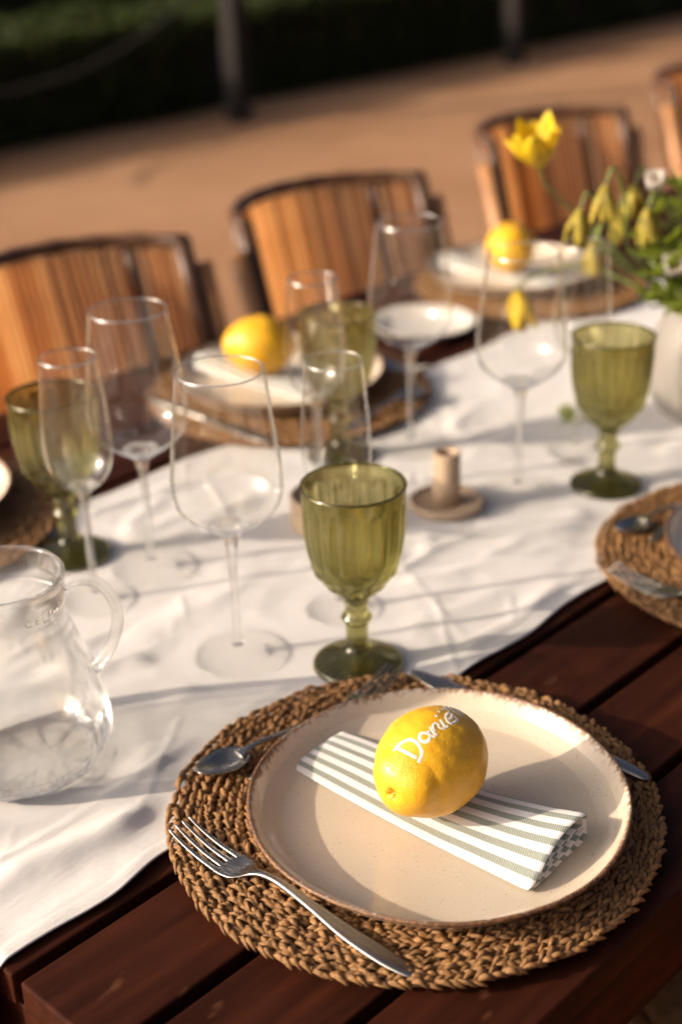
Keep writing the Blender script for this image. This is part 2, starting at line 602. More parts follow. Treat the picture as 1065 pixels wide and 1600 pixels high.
def hedge(x0, x1, y0, y1, h, n, size, label, seed, group):
    root = thing('garden_hedge', label, 'hedge', ((x0 + x1) / 2, (y0 + y1) / 2, 0), 0, group)
    cx, cy_ = (x0 + x1) / 2, (y0 + y1) / 2
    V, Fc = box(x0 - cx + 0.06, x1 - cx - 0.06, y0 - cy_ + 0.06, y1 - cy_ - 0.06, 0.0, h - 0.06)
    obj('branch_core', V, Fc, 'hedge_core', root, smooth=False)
    r = np.random.default_rng(seed)
    L, D = x1 - x0, y1 - y0
    p = np.zeros((n, 3))
    areas = np.array([L * h, L * D, D * h, D * h, L * h * 0.25]); areas /= areas.sum()
    which = r.choice(5, size=n, p=areas)
    u, w = r.random(n), r.random(n)
    dep = np.abs(r.normal(size=n)) * 0.035
    p[:, 0] = np.where(which == 2, -L / 2 + dep, np.where(which == 3, L / 2 - dep, (u - 0.5) * L))
    p[:, 1] = np.where(which == 0, -D / 2 + dep, np.where(which == 4, D / 2 - dep, (np.where(which == 1, w, u) - 0.5) * D))
    p[:, 2] = np.where(which == 1, h - dep, w * h)
    lump = np.array([noise.noise(Vector((q[0] * 2.2, q[1] * 2.2, q[2] * 2.2 + seed))) for q in p])
    p[:, 1] += np.where(which == 0, -lump * 0.07, 0)
    p[:, 2] += np.where(which == 1, lump * 0.07, 0)
    p[:, 2] = np.maximum(p[:, 2], 0.03)
    v, f = leaf_cloud(n, p, size, seed)
    fo = obj('foliage', v, f, 'hedge', root, smooth=False)
    fo['kind'] = 'stuff'
    return root


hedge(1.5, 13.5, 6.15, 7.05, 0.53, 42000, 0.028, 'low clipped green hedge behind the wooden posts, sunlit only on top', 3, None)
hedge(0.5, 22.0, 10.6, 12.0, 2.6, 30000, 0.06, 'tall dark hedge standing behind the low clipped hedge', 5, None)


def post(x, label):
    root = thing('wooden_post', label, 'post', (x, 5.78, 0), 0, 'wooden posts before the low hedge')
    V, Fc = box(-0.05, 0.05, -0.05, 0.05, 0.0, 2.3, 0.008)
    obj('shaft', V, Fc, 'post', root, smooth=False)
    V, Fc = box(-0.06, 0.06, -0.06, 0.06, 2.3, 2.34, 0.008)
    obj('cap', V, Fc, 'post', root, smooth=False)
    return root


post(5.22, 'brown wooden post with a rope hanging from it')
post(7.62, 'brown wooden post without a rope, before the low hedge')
pts = [(5.14 - 2.3 * k / 24, 5.76, 0.78 - 1.42 * (k / 24) + 1.18 * (k / 24) ** 2) for k in range(25)]
V, Fc = tube(pts, 0.012, 8)
tag(obj('swag_rope', V, Fc, 'rope'), 'grey rope sagging from the wooden post before the low hedge', 'rope')

# ------------------------------------------------------------------ table
NEAR_N, FAR_N, END_T, END_T2 = -0.367, -1.475, 0.340, 4.75
tb = thing('dining_table', 'long dark brown wooden plank table', 'table', ((END_T + END_T2) / 2, -(NEAR_N + FAR_N) / 2, 0))
TBX, TBY = tb.location.x, tb.location.y
edges = [NEAR_N, -0.449, -0.540, -0.634] + [-0.634 - 0.0935 * k for k in range(1, 9)] + [FAR_N]
for k in range(len(edges) - 1):
    n0, n1 = edges[k], edges[k + 1]
    g = 0.0048
    if k == 0:
        y0, y1 = -n0, -n1 - g
    elif k == len(edges) - 2:
        y0, y1 = -n0 + g, -n1
    else:
        y0, y1 = -n0 + g, -n1 - g
    L0 = END_T + (0.006 if k % 3 == 1 else 0.0)
    V, Fc = box(L0 - TBX, END_T2 - TBX, y0 - TBY, y1 - TBY, T0 - 0.026, T0 - 0.0005 * (k % 2), 0.0018)
    obj('plank', V, Fc, 'wood', tb, smooth=False)
V, Fc = box(END_T + 0.004 - TBX, END_T + 0.0265 - TBX, -NEAR_N + 0.004 - TBY, -FAR_N - 0.004 - TBY, T0 - 0.092, T0 - 0.0268, 0.002)
obj('end_board', V, Fc, 'wood', tb, smooth=False)
V, Fc = box(END_T - 0.010 - TBX, END_T + 0.06 - TBX, -NEAR_N + 0.02 - TBY, -FAR_N - 0.02 - TBY, T0 - 0.125, T0 - 0.0965, 0.004)
obj('end_ledge', V, Fc, 'pale_pole', tb, smooth=False)
for k in range(7):                                      # boards added under this end to block the low sun
    y = -NEAR_N + 0.13 + k * 0.121
    V, Fc = box(END_T + 0.145 - TBX, END_T + 0.168 - TBX, y - TBY, y + 0.118 - TBY, 0.02, T0 - 0.127, 0.003)
    obj('sun_block_board', V, Fc, 'wood', tb, smooth=False)
# side rails and cross battens under the planks
for y in (-NEAR_N + 0.010, -FAR_N - 0.035):
    V, Fc = box(END_T + 0.028 - TBX, END_T2 - 0.02 - TBX, y - TBY, y + 0.025 - TBY, T0 - 0.10, T0 - 0.0265, 0.002)
    obj('apron', V, Fc, 'wood', tb, smooth=False)
for x in (END_T + 0.045, 1.6, 3.1, END_T2 - 0.07):
    V, Fc = box(x - TBX, x + 0.04 - TBX, -NEAR_N + 0.036 - TBY, -FAR_N - 0.036 - TBY, T0 - 0.095, T0 - 0.0268, 0.002)
    obj('batten', V, Fc, 'wood', tb, smooth=False)
for x in (END_T + 0.06, END_T2 - 0.14):
    for y in (-NEAR_N + 0.04, -FAR_N - 0.12):
        V, Fc = box(x - TBX, x + 0.08 - TBX, y - TBY, y + 0.08 - TBY, 0.0, T0 - 0.0265, 0.004)
        obj('leg', V, Fc, 'wood', tb, smooth=False)

# ------------------------------------------------------------------ places of the things that stand on the cloth (t, n, flat radius)
PLACES = dict(wgA=(0.698, -0.8136), wgB=(0.7525, -0.9977), wgC=(1.144, -1.003), wgD=(1.124, -0.8345),
              flA=(0.676, -0.988), flB=(0.8154, -0.802), flC=(0.979, -0.989), flD=(1.254, -0.850),
              gA=(0.7537, -0.7235), gB=(0.716, -1.080), gC=(1.1953, -0.7705), gD=(1.070, -1.045),
              candle=(1.0443, -0.8671), tea=(0.930, -0.935), jug=(0.4800, -0.8225), vase=(1.452, -0.805))
MATS = dict(m1=(0.6286, -0.5513), m2=(1.155, -0.540), f1=(1.169, -1.228), f2=(1.735, -1.275), f0=(0.63, -1.275))
FLAT = [(t, n, 0.052 if k[0] != 'j' else 0.07) for k, (t, n) in PLACES.items()] + [(t, n, 0.182) for t, n in MATS.values()]

# ------------------------------------------------------------------ cloth runner
CZ = 0.0022
crease = []
rr = random.Random(21)
for k in range(120):
    t, n = rr.uniform(0.3, 2.6), rr.uniform(-1.16, -0.64)
    if rr.random() < 0.55:
        an = rad(rr.uniform(-12, 22)) + (PI / 2 - YAW) - PI / 2 + rad(45)     # mostly across the sun
    else:
        an = rad(rr.uniform(-30, 30))
    crease.append((t, n, math.cos(an), math.sin(an), rr.uniform(0.05, 0.20), rr.uniform(0.005, 0.014), rr.uniform(0.0008, 0.0034) * (1 if rr.random() < .8 else -0.7)))
# a few long soft folds at the near end, along the table
for n, t0, t1, A, w, sl_ in ((-0.70, 0.33, 0.62, .006, .012, .10), (-0.765, 0.33, 0.60, .006, .016, .16), (-0.86, 0.30, 0.42, .005, .012, -.1), (-0.93, 0.33, 0.56, .006, .016, .12),
                        (-1.04, 0.36, 0.62, .006, .016, -.08), (-0.67, 0.8, 1.05, .003, .010, -.05), (-0.89, 0.55, 0.66, .004, .010, .9), (-0.76, 0.86, 1.05, .0035, .010, .5)):
    an = math.atan(sl_)
    crease.append(((t0 + t1) / 2, n, math.cos(an), math.sin(an), (t1 - t0) / 2, w, A))
for k in range(70):                                    # thin crisp creases
    t, n = rr.uniform(0.33, 1.5), rr.uniform(-1.15, -0.65)
    an = rad(rr.choice((-46, -40, -52, 10, 50)) + rr.uniform(-14, 14))
    crease.append((t, n, math.cos(an), math.sin(an), rr.uniform(0.03, 0.12), rr.uniform(0.0018, 0.0036), rr.uniform(0.0004, 0.0013)))
CR_A = np.array(crease)


def smooth01(x):
    x = np.clip(x, 0, 1)
    return x * x * (3 - 2 * x)


def cloth_h(t, n):
    """wrinkle height over the flat cloth (arrays)"""
    z = np.zeros_like(t)
    for (ct, cn, dx, dy, L, w, A) in CR_A:
        a = (t - ct) * dx + (n - cn) * dy
        b = -(t - ct) * dy + (n - cn) * dx
        b = b + 0.25 * w * np.sin(a * 60 + ct * 40)
        z += A * np.exp(-(b / w) ** 2) * smooth01((L - np.abs(a)) / (0.5 * L))
    nz = np.array([noise.noise(Vector((p * 14, q * 14, 0.3))) * 0.0016 + noise.noise(Vector((p * 40, q * 55, 3.1))) * 0.0006 for p, q in zip(t.ravel(), n.ravel())]).reshape(t.shape)
    z = np.maximum(z + nz + 0.0010, 0)
    mask = np.ones_like(t)
    for (ft, fn, fr) in FLAT:
        d = np.sqrt((t - ft) ** 2 + (n - fn) ** 2)
        mask *= smooth01((d - fr) / 0.030)
    return z * mask


def runner():
    ts = list(np.arange(0.345, 1.30, 0.0034)) + list(np.arange(1.30, 1.8, 0.008)) + list(np.arange(1.8, 4.76, 0.04))
    dr = list(np.linspace(0.42, 0.0, 26))[:-1]            # hanging part over the end of the table
    nn = np.concatenate([np.linspace(0, 0.04, 14)[:-1], np.linspace(0.04, 0.96, 140), np.linspace(0.96, 1, 14)[1:]])
    rows, uv = [], []
    tcol = np.array(ts)

    def near_edge(t):
        return -0.648 - 0.010 * np.exp(-((t - 0.475) / 0.035) ** 2) + 0.003 * np.sin(t * 17) + 0.002 * np.sin(t * 43 + 1)

    def far_edge(t):
        return -1.158 + 0.006 * np.sin(t * 9 + 2) - 0.012 * np.exp(-((t - .8) / .2) ** 2) + 0.003 * np.sin(t * 31)
    Tg, Sg = np.meshgrid(tcol, nn, indexing='ij')
    N0, N1 = near_edge(Tg), far_edge(Tg)
    Ng = N0 + (N1 - N0) * Sg
    H = cloth_h(Tg, Ng)
    lift = 0.002 * np.exp(-((Tg - 0.475) / 0.03) ** 2) * np.exp(-(Sg / 0.06) ** 2)
    dE = np.minimum(Sg, 1 - Sg) * 0.51
    hem = 0.0008 * smooth01((0.0135 - dE) / 0.0030) - 0.0003 * np.exp(-((dE - 0.0105) / 0.002) ** 2)
    Z = CZ + H + lift + np.maximum(hem, 0)
    V, U = [], []
    t0 = tcol[0]
    for d in dr:                                          # drop: bends over the edge then hangs with soft folds
        ang = min(d / 0.028, 1) * PI / 2
        for j, s in enumerate(nn):
            n_ = near_edge(t0) + (far_edge(t0) - near_edge(t0)) * s
            if d < 0.028:
                x = t0 - 0.018 * math.sin(ang); z = Z[0, j] - 0.018 * (1 - math.cos(ang))
            else:
                k = smooth01(np.array((d - 0.028) / 0.15)).item()
                x = t0 - 0.018 - k * (0.012 + 0.012 * math.sin(s * 19 + 0.7) + 0.006 * math.sin(s * 43)); z = Z[0, j] - 0.018 - (d - 0.028)
            V.append(TN(x, n_ + 0.02 * (d / 0.42) * math.sin(s * 9), z)); U.append((t0 - d, n_))
    for i in range(len(tcol)):
        for j in range(len(nn)):
            V.append(TN(Tg[i, j], Ng[i, j], Z[i, j])); U.append((Tg[i, j], Ng[i, j]))
    w = len(nn); rws = len(V) // w
    Fc = [(i * w + j, (i + 1) * w + j, (i + 1) * w + j + 1, i * w + j + 1) for i in range(rws - 1) for j in range(w - 1)]
    o = obj('table_runner', V, Fc, 'cloth', None, uvs=U)
    s = o.modifiers.new('thickness', 'SOLIDIFY'); s.thickness = 0.0012; s.offset = -1
    return o


tag(runner(), 'creased white linen runner laid along the middle of the dark table', 'table runner')

# ------------------------------------------------------------------ place mat
def stitch_row(R, k, nr, sides):
    """one row of chain stitches: pairs of pointed, ridged lobes spread in a V along the row"""
    cnt = max(6, round(2 * PI * R / 0.0070))
    V, Fc, U = [], [], []
    r_ = random.Random(100 + k)
    for i in range(cnt):
        th0 = 2 * PI * (i + r_.uniform(-.3, .3)) / cnt
        jr = 0.0016 * noise.noise(Vector((math.cos(th0) * 7 + k * 3.1, math.sin(th0) * 7, 1.7)))
        jz = 0.0013 * noise.noise(Vector((math.cos(th0) * 11, math.sin(th0) * 11 + k * 2.3, 7.7)))
        for s in (-1, 1):
            L = 0.0136 * r_.uniform(0.80, 1.18)
            w = 0.00178 * r_.uniform(0.85, 1.2)
            lean = s * r_.uniform(0.0020, 0.0062)
            zt = r_.uniform(0.0030, 0.0068)
            tw0, tws = r_.uniform(0, 6), r_.uniform(1.0, 2.6) * s
            base = len(V)
            vo = r_.uniform(0, 50)
            for a_ in range(nr):
                u = a_ / (nr - 1)
                e = math.sin(PI * min(1, max(0, 0.03 + 0.94 * u))) ** 0.55
                tt = th0 + (u - 0.5) * L / R + s * 0.0008 / R
                rr0 = R + jr + s * 0.0006 + lean * (u - 0.25) + s * 0.0008 * math.sin(PI * u)
                zz = 0.0032 + jz + zt * math.sin(PI * (0.10 + 0.80 * u)) ** 1.1
                c_, s_ = math.cos(tt), math.sin(tt)
                for j in range(sides):
                    al = 2 * PI * j / sides
                    rad_ = w * e * (0.78 + 0.40 * abs(math.cos(1.5 * al + tw0 + tws * u)) ** 0.7)
                    dr, dz = math.cos(al) * rad_, math.sin(al) * rad_
                    V.append(((rr0 + dr) * c_, (rr0 + dr) * s_, max(0.0006, zz + dz))); U.append((vo + u * 3.0, j / sides))
            for a_ in range(nr - 1):
                for j in range(sides):
                    j2 = (j + 1) % sides
                    Fc.append((base + a_ * sides + j, base + a_ * sides + j2, base + (a_ + 1) * sides + j2, base + (a_ + 1) * sides + j))
            Fc.append(tuple(base + j for j in range(sides - 1, -1, -1)))
            Fc.append(tuple(base + (nr - 1) * sides + j for j in range(sides)))
    return V, Fc, U


def build_mat(label):
    root = thing('placemat', label, 'placemat', TN(*MATS['m1'], 0.0035), 0, 'round seagrass placemats')
    k = 0
    R = 0.1735
    while R > 0.010:
        V, Fc, U = stitch_row(R, k, 9 if R > 0.10 else 6, 9 if R > 0.10 else 6)
        obj('braid_row', V, Fc, 'seagrass', root, uvs=U)
        R -= 0.0073; k += 1
    # woven backing disc under the braids
    V, Fc = lathe([(0, 0.0004), (0.171, 0.0004), (0.1718, 0.0012), (0.171, 0.0020), (0, 0.0020)], 64)
    obj('backing', V, Fc, 'seagrass', root, uvs=[(v[0] * 200, v[1] * 200) for v in V])
    return root


mat1 = build_mat('round braided seagrass placemat under the plate with the lettered lemon')
MZ = 0.0125        # height of the mat's top over the table


def on_mat(key, dt=0.0, dn=0.0, z=MZ):
    t, n = MATS[key]
    return TN(t + dt, n + dn, z)


dup(mat1, TN(*MATS['m2'], 0.0035), 1.1, 'round braided seagrass placemat beside the front olive goblet, holding a plate without a lemon')
dup(mat1, TN(*MATS['f1'], 0.0035), 2.3, 'round braided seagrass placemat across the runner under the plate with napkin and plain lemon')
dup(mat1, TN(*MATS['f2'], 0.0035), 0.7, 'round braided seagrass placemat behind the flower vase, beneath plate and lemon')
dup(mat1, TN(*MATS['f0'], 0.0035), 3.0, 'round braided seagrass placemat beside the goblet at the end of the table')

# ------------------------------------------------------------------ plates
prof = [(0, 0.0012), (0.080, 0.0012), (0.083, 0.0), (0.090, 0.0), (0.094, 0.0022), (0.112, 0.0065), (0.124, 0.0125), (0.1315, 0.0195), (0.1345, 0.0226),
        (0.1347, 0.0240), (0.1338, 0.0249), (0.1322, 0.0246), (0.1300, 0.0215), (0.1262, 0.0150), (0.1215, 0.0095), (0.115, 0.0068), (0.105, 0.0059), (0.06, 0.0055), (0, 0.0053)]
pp = [tuple(p) for p in spline(prof[4:17], 40)]
prof = prof[:4] + pp + prof[17:]


def plate_r(th, r, z, i):
    if r < 0.1:
        return r, z
    k = (r - 0.1) / 0.035
    return r + k * (0.0007 * math.sin(3 * th + 1) + 0.0004 * math.sin(7 * th)), z + k * 0.0005 * math.sin(2 * th + 0.6) + k * k * 0.00018 * math.sin(41 * th)


V, Fc = lathe(prof, 128, plate_r)


def plate_at(loc, label, src=None):
    if src is None:
        root = thing('dinner_plate', label, 'plate', loc, 0, 'cream stoneware dinner plates')
        obj('dish', V, Fc, 'plate', root)
        return root
    return dup(src, loc, rng.random() * 6, label)


P1 = TN(0.627, -0.5265, MZ)
plate1 = plate_at(P1, 'large cream stoneware plate with brown rim under the lettered lemon')
plate_at(on_mat('m2', 0.0, 0.025), 'cream stoneware plate with brown rim next to the front olive goblet, nothing on it', plate1)
plate_at(on_mat('f1', -0.002, -0.02), 'cream plate across the runner holding napkin and plain lemon, by the goblet', plate1)
plate_at(on_mat('f2', -0.012, -0.03), 'cream plate holding napkin and lemon behind the flower vase', plate1)
plate_at(on_mat('f0', 0.004, -0.02), 'cream plate beside the goblet at the end of the table, nothing on it', plate1)

# small side plate between two far settings
V, Fc = lathe([(0, 0.001), (0.045, 0.001), (0.047, 0), (0.051, 0.0), (0.060, 0.006), (0.074, 0.016), (0.0745, 0.0172), (0.073, 0.0175), (0.060, 0.0085), (0.045, 0.0050), (0, 0.0045)], 64)
bp = thing('side_plate', 'small warm white side plate between two far place settings', 'plate', TN(1.475, -1.268, 0.0005))
obj('dish', V, Fc, 'porcelain', bp)

# ------------------------------------------------------------------ napkin
def build_napkin(label, loc):
    """folded strip of striped cotton; local x across (t), y along (-n), open end at -y"""
    sec = [(0.18, 0.40), (0.55, 0.52), (0.86, 0.66), (0.905, 0.60), (0.86, 0.52), (0.5, 0.38), (0.14, 0.23), (0.10, 0.17), (0.16, 0.15),
           (0.5, 0.22), (0.88, 0.36), (0.935, 0.32), (0.90, 0.22), (0.5, 0.10), (0.12, 0.055), (0.0, 0.075), (0.005, 0.20), (0.10, 0.36), (0.35, 0.66), (0.68, 0.92), (0.90, 1.0),
           (0.985, 0.90), (1.01, 0.60), (0.995, 0.22), (0.93, 0.03), (0.5, 0.0), (0.05, 0.0)]
    P = spline(sec, 150)
    L = 0.212
    rows = 46
    V, U = [], []
    for i in range(rows):
        v = i / (rows - 1)                       # 0 at the flat far end, 1 at the open end
        w = 0.055 + 0.016 * v + 0.002 * math.sin(v * 7)
        h = 0.0055 + 0.0045 * v + 0.0125 * max(0, (v - 0.60) / 0.40) ** 1.5
        xc = -0.006 + 0.016 * v + 0.0015 * math.sin(v * 5 + 1)
        arc = 0.0
        prev = None
        for k, q in enumerate(P):
            a, b = float(q[0]), max(0.0, float(q[1]))
            dome = math.sin(min(1, max(0, a)) * PI) * 0.0022 * (0.4 + 0.6 * v)
            flat = (1 - v) * 0.55
            b = b * (1 - flat) + flat * (0.9 * k / len(P) * 0 + b ** 0.8)
            sag = -0.0022 * math.exp(-((v - 0.52) / 0.14) ** 2) * b
            ruf = 0.0006 * noise.noise(Vector((a * 5, v * 9, b * 2))) * b
            slack = 0.0028 * math.sin(v * PI) * (a - 0.5)
            y = L / 2 - v * L + 0.006 * (a - 0.5) * (1 if v > .5 else -0.2) * abs(2 * v - 1) + 0.0012 * math.sin(k * 0.31) * v
            p = (xc + (a - 0.5) * w + slack, y, b * h + dome * b + sag + ruf)
            qv = np.array([(a) * 0.066, b * 0.012])
            if prev is not None:
                arc += float(np.linalg.norm(qv - prev))
            prev = qv
            V.append(p); U.append((arc, v * L))
    w_ = len(P)
    Fc = [(i * w_ + j, i * w_ + j + 1, (i + 1) * w_ + j + 1, (i + 1) * w_ + j) for i in range(rows - 1) for j in range(w_ - 1)]
    root = thing('napkin', label, 'napkin', loc, 0, 'folded striped napkins')
    o = obj('folded_cloth', V, Fc, 'napkin', root, uvs=U)
    s = o.modifiers.new('thickness', 'SOLIDIFY'); s.thickness = 0.00055; s.offset = 0
    return root


FLOOR = MZ + 0.0058
nap1 = build_napkin('folded white napkin with grey green stripes beneath the lettered lemon', TN(0.628, -0.5365, FLOOR + 0.0006))
t, n = MATS['f1']
dup(nap1, TN(t - 0.005, n - 0.02, FLOOR + 0.0006), PI, 'folded striped napkin under the plain lemon on the plate by the far goblet')
t, n = MATS['f2']
dup(nap1, TN(t - 0.012, n - 0.03, FLOOR + 0.0006), PI, 'folded striped napkin under the lemon behind the flower vase')

# ------------------------------------------------------------------ lemon
def lemon_mesh():
    """axis along +x (stem end at +x)"""
    V, Fc = [], []
    nu, nv = 110, 96
    rows = []
    for i in range(nu + 1):
        u = i / nu
        x = -math.cos(u * PI)
        r = math.sqrt(max(0, 1 - x * x)) ** 0.93
        row = []
        for j in range(nv):
            th = 2 * PI * j / nv
            px = x * 0.0425
            pr = r * 0.0373
            # nipple at the stem end, with lobes and a dimple; blunt tip at the other end
            if x > 0.70:
                k = (x - 0.70) / 0.30
                e = smooth01(np.array(k)).item()
                px += 0.0050 * e
                pr += 0.0024 * math.sin(k * PI) * (0.6 + 0.9 * math.sin(3 * th + 0.6) * k + 0.5 * math.sin(2 * th + 2) * k)
                px -= 0.0048 * math.exp(-(pr / 0.0036) ** 2) * (1 + 0.3 * math.sin(4 * th))
            if x < -0.86:
                k = (-0.86 - x) / 0.14
                px -= 0.0055 * k * k
            d = Vector((x, r * math.cos(th), r * math.sin(th)))
            bumpv = 0.0011 * noise.noise(d * 2.1) + 0.0005 * noise.noise(d * 5.5 + Vector((3, 1, 2)))
            pr = pr + bumpv * r
            row.append(Vector((px, pr * math.cos(th), pr * math.sin(th))))
        rows.append(row)
    for i, row in enumerate(rows):
        if i in (0, nu):
            V.append(sum(row, Vector()) / nv)
        else:
            V += row

    def idx(i, j):
        if i == 0:
            return 0
        if i == nu:
            return len(V) - 1
        return 1 + (i - 1) * nv + (j % nv)
    for i in range(nu):
        for j in range(nv):
            a, b, c, d = idx(i, j), idx(i, j + 1), idx(i + 1, j + 1), idx(i + 1, j)
            f = []
            for q in (a, b, c, d):
                if q not in f:
                    f.append(q)
            Fc.append(tuple(f))
    return V, Fc


lv, lf = lemon_mesh()
LEM_R = 0.0373
# lemon centre: on the ray through the photograph's lemon, resting on the napkin
lz = T0 + FLOOR + 0.0088 + LEM_R
dr_ = ray(674, 1189)
LC = CAM_POS + dr_ * ((lz - CAM_POS.z) / dr_.z)
ax_h = cf_vec(-0.62, -0.785, 0.0)
LROT = math.atan2(ax_h.y, ax_h.x)


def build_lemon(label, loc, rz):
    root = thing('lemon', label, 'lemon', loc, rz, 'whole lemons on the plates')
    body = obj('peel', lv, lf, 'lemon', root)
    # small woody scar sunk in the dimple of the stem end
    V, Fc = lathe([(0, -0.0006), (0.0012, -0.0005), (0.0021, 0.0001), (0.0017, 0.0009), (0.0008, 0.0006), (0, 0.0010)], 14, lambda th, r, z, i: (r * (1 + 0.18 * math.sin(5 * th)), z))
    tip = max(v.x for v in lv)
    endx = lv[-1].x
    obj('stem_scar', xf((V, Fc), Matrix.Translation((endx - 0.0002, 0, 0)) @ Matrix.Rotation(PI / 2, 4, 'Y'))[0], Fc, 'scar', root)
    return root


lem1 = build_lemon('yellow lemon with white handwriting, lying on a striped napkin', LC, LROT)
lem2 = dup(lem1, TN(MATS['f1'][0] - 0.006, MATS['f1'][1] - 0.045, FLOOR + 0.0068 + LEM_R), 2.2, 'plain yellow lemon on the plate by the far goblet')
lem3 = dup(lem1, TN(MATS['f2'][0] - 0.012, MATS['f2'][1] - 0.030, FLOOR + 0.0068 + LEM_R), 3.9, 'plain yellow lemon on the plate behind the flower vase')

# handwriting laid on the peel
Ml = Matrix.Translation(LC) @ Matrix.Rotation(LROT, 4, 'Z')
Mli = Ml.inverted()
bvh = BVHTree.FromPolygons(lv, lf)
strokes = [
    [(215, 437), (300, 478), (400, 530)],
    [(188, 470), (225, 428), (270, 392), (330, 366), (388, 388), (428, 436), (440, 486), (430, 530), (412, 572)],
    [(492, 318), (455, 306), (422, 330), (424, 362), (452, 385), (490, 382), (512, 352), (500, 312), (498, 300), (520, 330), (548, 338), (570, 322)],
    [(512, 258), (545, 305), (578, 330)],
    [(556, 300), (540, 255), (556, 226), (584, 232), (602, 266), (628, 268), (648, 258)],
    [(604, 190), (630, 230), (652, 258), (672, 246)],
    [(559, 153), (569, 158), (580, 163)], [(583, 117), (594, 122), (606, 127)], [(616, 97), (627, 102), (639, 107)],
    [(668, 198), (700, 178), (708, 152), (688, 134), (660, 146), (656, 182), (684, 220), (720, 222), (756, 192)],
    [(634, 78), (690, 132), (742, 178), (762, 186)],
    [(672, 84), (735, 130), (790, 166)],
    [(712, 88), (770, 128), (812, 152)],
]
V, Fc = [], []
for st in strokes:
    S = spline([(580 + x / 5.605, 1090 + y / 5.605) for x, y in st], max(5, 7 * len(st)))
    pts = []
    for (px, py) in S:
        o_ = Mli @ CAM_POS; d_ = (Mli.to_3x3() @ ray(px, py)).normalized()
        hit = bvh.ray_cast(o_, d_)
        if hit[0] is not None:
            pts.append((hit[0], hit[1]))
    if len(pts) < 3:
        continue
    rows = []
    for i, (p, nn_) in enumerate(pts):
        tg = (pts[min(i + 1, len(pts) - 1)][0] - pts[max(i - 1, 0)][0]).normalized()
        sd = nn_.cross(tg).normalized()
        wv = 0.00135 * (0.9 + 0.25 * noise.noise(p * 900))
        if i in (0, len(pts) - 1):
            wv *= 0.6
        row = []
        for s in (-1, -0.6, 0, 0.6, 1):
            q = p + sd * wv * s
            loc_, no_, _, _ = bvh.find_nearest(q)
            row.append(len(V)); V.append(loc_ + no_ * (0.00022 if abs(s) < 1 else 0.00002))
        rows.append(row)
    for a, b in zip(rows[:-1], rows[1:]):
        for j in range(4):
            Fc.append((a[j], a[j + 1], b[j + 1], b[j]))
lt = obj('handwriting', V, Fc, 'ink', lem1)
lt['label'] = 'white brushed name on the peel'

# ------------------------------------------------------------------ cutlery (local +x from handle end to tip)
def sec_ring(x, yc, z, hw, ht, k=12, dish=0.0, slope=0.0):
    out = []
    for j in range(k):
        a = 2 * PI * j / k
        c, s = math.cos(a), math.sin(a)
        y = hw * math.copysign(abs(c) ** 0.8, c)
        out.append((x - slope * ht * s, yc + y, z + ht * math.copysign(abs(s) ** 0.8, s) - dish * (1 - (y / max(hw, 1e-6)) ** 2)))
    return out


def loft_path(keys, n=40, k=12):
    """keys: (x, z, half width, half thickness, dish)"""
    return loft([sec_ring(q[0], 0, q[1], q[2], q[3], k, q[4]) for q in spline(keys, n)])


FORK_H = [(0.0, 0.0020, 0.0012, 0.0006, 0), (0.006, 0.0021, 0.0046, 0.0010, 0), (0.025, 0.0027, 0.0070, 0.0014, 0), (0.055, 0.0046, 0.0066, 0.0017, 0), (0.085, 0.0088, 0.0042, 0.0020, 0), (0.112, 0.0125, 0.0030, 0.0021, 0),
          (0.128, 0.0118, 0.0028, 0.0020, 0), (0.139, 0.0088, 0.0042, 0.0016, 0.0003), (0.146, 0.0062, 0.0085, 0.0012, 0.0010), (0.152, 0.0046, 0.0118, 0.0011, 0.0016), (0.160, 0.0036, 0.0126, 0.0010, 0.0018), (0.167, 0.0034, 0.0126, 0.0009, 0.0018)]


def build_fork(label, loc, rz):
    root = thing('dinner_fork', label, 'fork', loc, rz, 'steel dinner forks')
    V, Fc = loft_path(FORK_H, 56, 14)
    obj('handle', V, Fc, 'steel', root)
    for i in range(4):
        y0 = (-1.5 + i) * 0.0066
        keys = [(0.163, 0.0036, 0.0027), (0.172, 0.0036, 0.0021), (0.185, 0.0048, 0.0019), (0.200, 0.0082, 0.0016), (0.210, 0.0118, 0.0012), (0.213, 0.0130, 0.0005)]
        rg = []
        for q in spline(keys, 22):
            dish = 0.0018 * (1 - (y0 / 0.0126) ** 2) * max(0, 1 - (q[0] - 0.163) / 0.04)
            rg.append(sec_ring(q[0], y0 * (1 - 0.06 * (q[0] - 0.163) / 0.05), q[1] - dish, q[2], min(0.0009, q[2] * 0.8), 8))
        V, Fc = loft(rg)
        obj('tine', V, Fc, 'steel', root)
    return root


